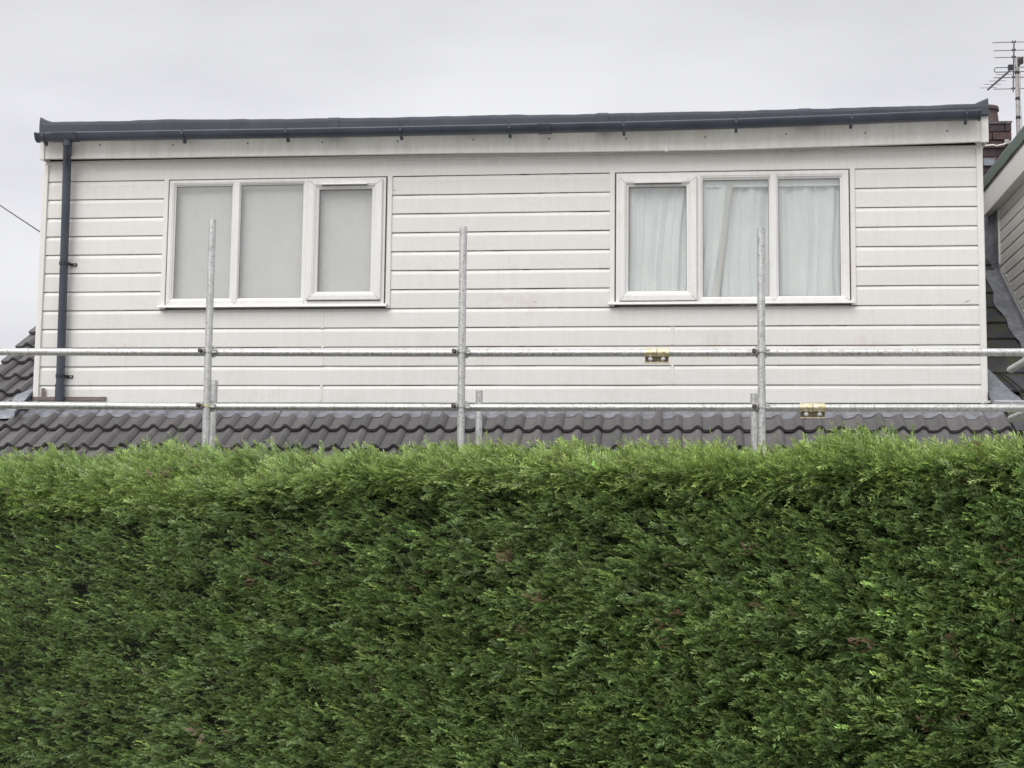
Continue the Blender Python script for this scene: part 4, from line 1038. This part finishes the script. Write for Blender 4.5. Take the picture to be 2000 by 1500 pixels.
# rusty dead sprigs caught in the face
for px, py, k_ in ((492, 1136, 5), (388, 1426, 5), (1066, 1166, 4), (1700, 1262, 5), (1858, 1252, 6), (1300, 1235, 4), (1325, 1200, 4), (985, 1096, 3), (1470, 1070, 3), (1990, 1090, 4), (268, 934, 5), (300, 926, 5), (1900, 880, 4), (1560, 1200, 3), (1030, 1230, 3), (700, 1210, 2)):
    s_, z_ = hit(px, py, -.01); n_ = k_*2
    sj = s_+rng.normal(0, .022, n_); zj = z_+rng.normal(0, .016, n_); p0 = to_world(sj, np.full(n_, -.005 if py > 980 else .12), zj)
    a2 = np.array([[hn[0]*.5-hd[0]*.7, hn[1]*.5-hd[1]*.7, .3]])+rng.normal(0, .35, (n_, 3)); tip = np.array([[.30, .19, .12]])*rng.uniform(.6, 1.2, (n_, 1))
    emit(p0, a2, rng.uniform(.4, .75, n_), tip*.5, tip, rng.integers(0, 6, n_), .5)
V_ = np.concatenate(acc['v']).astype(np.float32); F_ = np.concatenate(acc['f']).astype(np.int32); C_ = np.concatenate(acc['c']).astype(np.float32)
me = bpy.data.meshes.new('foliage'); me.vertices.add(len(V_)); me.vertices.foreach_set('co', V_.ravel())
me.loops.add(F_.size); me.loops.foreach_set('vertex_index', F_.ravel())
me.polygons.add(len(F_)); me.polygons.foreach_set('loop_start', np.arange(0, F_.size, 3, dtype=np.int32)); me.polygons.foreach_set('loop_total', np.full(len(F_), 3, dtype=np.int32))
ca = me.color_attributes.new('leaf_colour', 'FLOAT_COLOR', 'POINT'); ca.data.foreach_set('color', np.concatenate([C_, np.ones((len(C_), 1), np.float32)], 1).ravel())
me.update(calc_edges=True)
print('foliage tris', len(F_))
m = M_leaf = bpy.data.materials.new('conifer_leaf'); m.use_nodes = True; T = m.node_tree; T.nodes.clear()
o_ = T.nodes.new('ShaderNodeOutputMaterial'); at_ = T.nodes.new('ShaderNodeAttribute'); at_.attribute_name = 'leaf_colour'
d_ = T.nodes.new('ShaderNodeBsdfDiffuse'); t_ = T.nodes.new('ShaderNodeBsdfTranslucent'); gsy = T.nodes.new('ShaderNodeBsdfGlossy'); gsy.inputs['Roughness'].default_value = .42; gsy.inputs[0].default_value = (.8, .85, .8, 1)
m1_ = T.nodes.new('ShaderNodeMixShader'); m1_.inputs[0].default_value = .22; m2_ = T.nodes.new('ShaderNodeMixShader'); m2_.inputs[0].default_value = .06
T.links.new(at_.outputs['Color'], d_.inputs[0]); T.links.new(at_.outputs['Color'], t_.inputs[0]); T.links.new(d_.outputs[0], m1_.inputs[1]); T.links.new(t_.outputs[0], m1_.inputs[2])
T.links.new(m1_.outputs[0], m2_.inputs[1]); T.links.new(gsy.outputs[0], m2_.inputs[2]); T.links.new(m2_.outputs[0], o_.inputs[0])
me.materials.append(M_leaf)
fo = bpy.data.objects.new('foliage', me); COL.objects.link(fo); fo.parent = hedge; fo['kind'] = 'stuff'
# dense dark interior
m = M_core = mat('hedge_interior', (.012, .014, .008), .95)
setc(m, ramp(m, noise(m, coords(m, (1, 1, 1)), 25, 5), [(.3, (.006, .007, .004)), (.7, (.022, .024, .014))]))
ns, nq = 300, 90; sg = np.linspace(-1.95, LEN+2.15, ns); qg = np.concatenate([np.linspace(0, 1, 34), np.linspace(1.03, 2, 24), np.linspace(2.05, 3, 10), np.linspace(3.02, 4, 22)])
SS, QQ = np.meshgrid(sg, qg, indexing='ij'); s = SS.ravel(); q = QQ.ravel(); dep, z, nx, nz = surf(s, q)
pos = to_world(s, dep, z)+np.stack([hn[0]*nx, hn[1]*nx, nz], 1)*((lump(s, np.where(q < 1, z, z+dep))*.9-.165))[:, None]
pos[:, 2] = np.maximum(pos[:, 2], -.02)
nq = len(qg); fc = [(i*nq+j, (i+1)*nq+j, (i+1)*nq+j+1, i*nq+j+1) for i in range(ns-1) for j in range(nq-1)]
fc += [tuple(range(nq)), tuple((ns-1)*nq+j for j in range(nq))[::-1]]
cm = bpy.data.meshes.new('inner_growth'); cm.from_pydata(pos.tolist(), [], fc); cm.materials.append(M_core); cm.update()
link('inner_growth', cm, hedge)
# twigs
m = M_twig = mat('brown_twig', (.13, .09, .065), .85)
g = MB()
n_ = 420; s = rng.uniform(S0, S1, n_); q = np.where(rng.random(n_) < .6, rng.uniform(QV, 1, n_), rng.uniform(1, 2, n_)); dep, z, nx, nz = surf(s, q)
pos = to_world(s, dep, z)
for i in range(n_):
    nor = np.array([hn[0]*nx[i], hn[1]*nx[i], nz[i]]); p = pos[i]+nor*(float(lump(s[i:i+1], z[i:i+1])[0])-.035)
    a = nor*.35-np.array([hd[0], hd[1], 0])*.8+UP*rng.uniform(.1, .6)+rng.normal(0, .2, 3); a /= np.linalg.norm(a)
    b = p+a*rng.uniform(.05, .13); g.tube(p, b, .0016, 4, .0008)
g.obj('twig', M_twig, hedge, 'stuff')
print('script done')
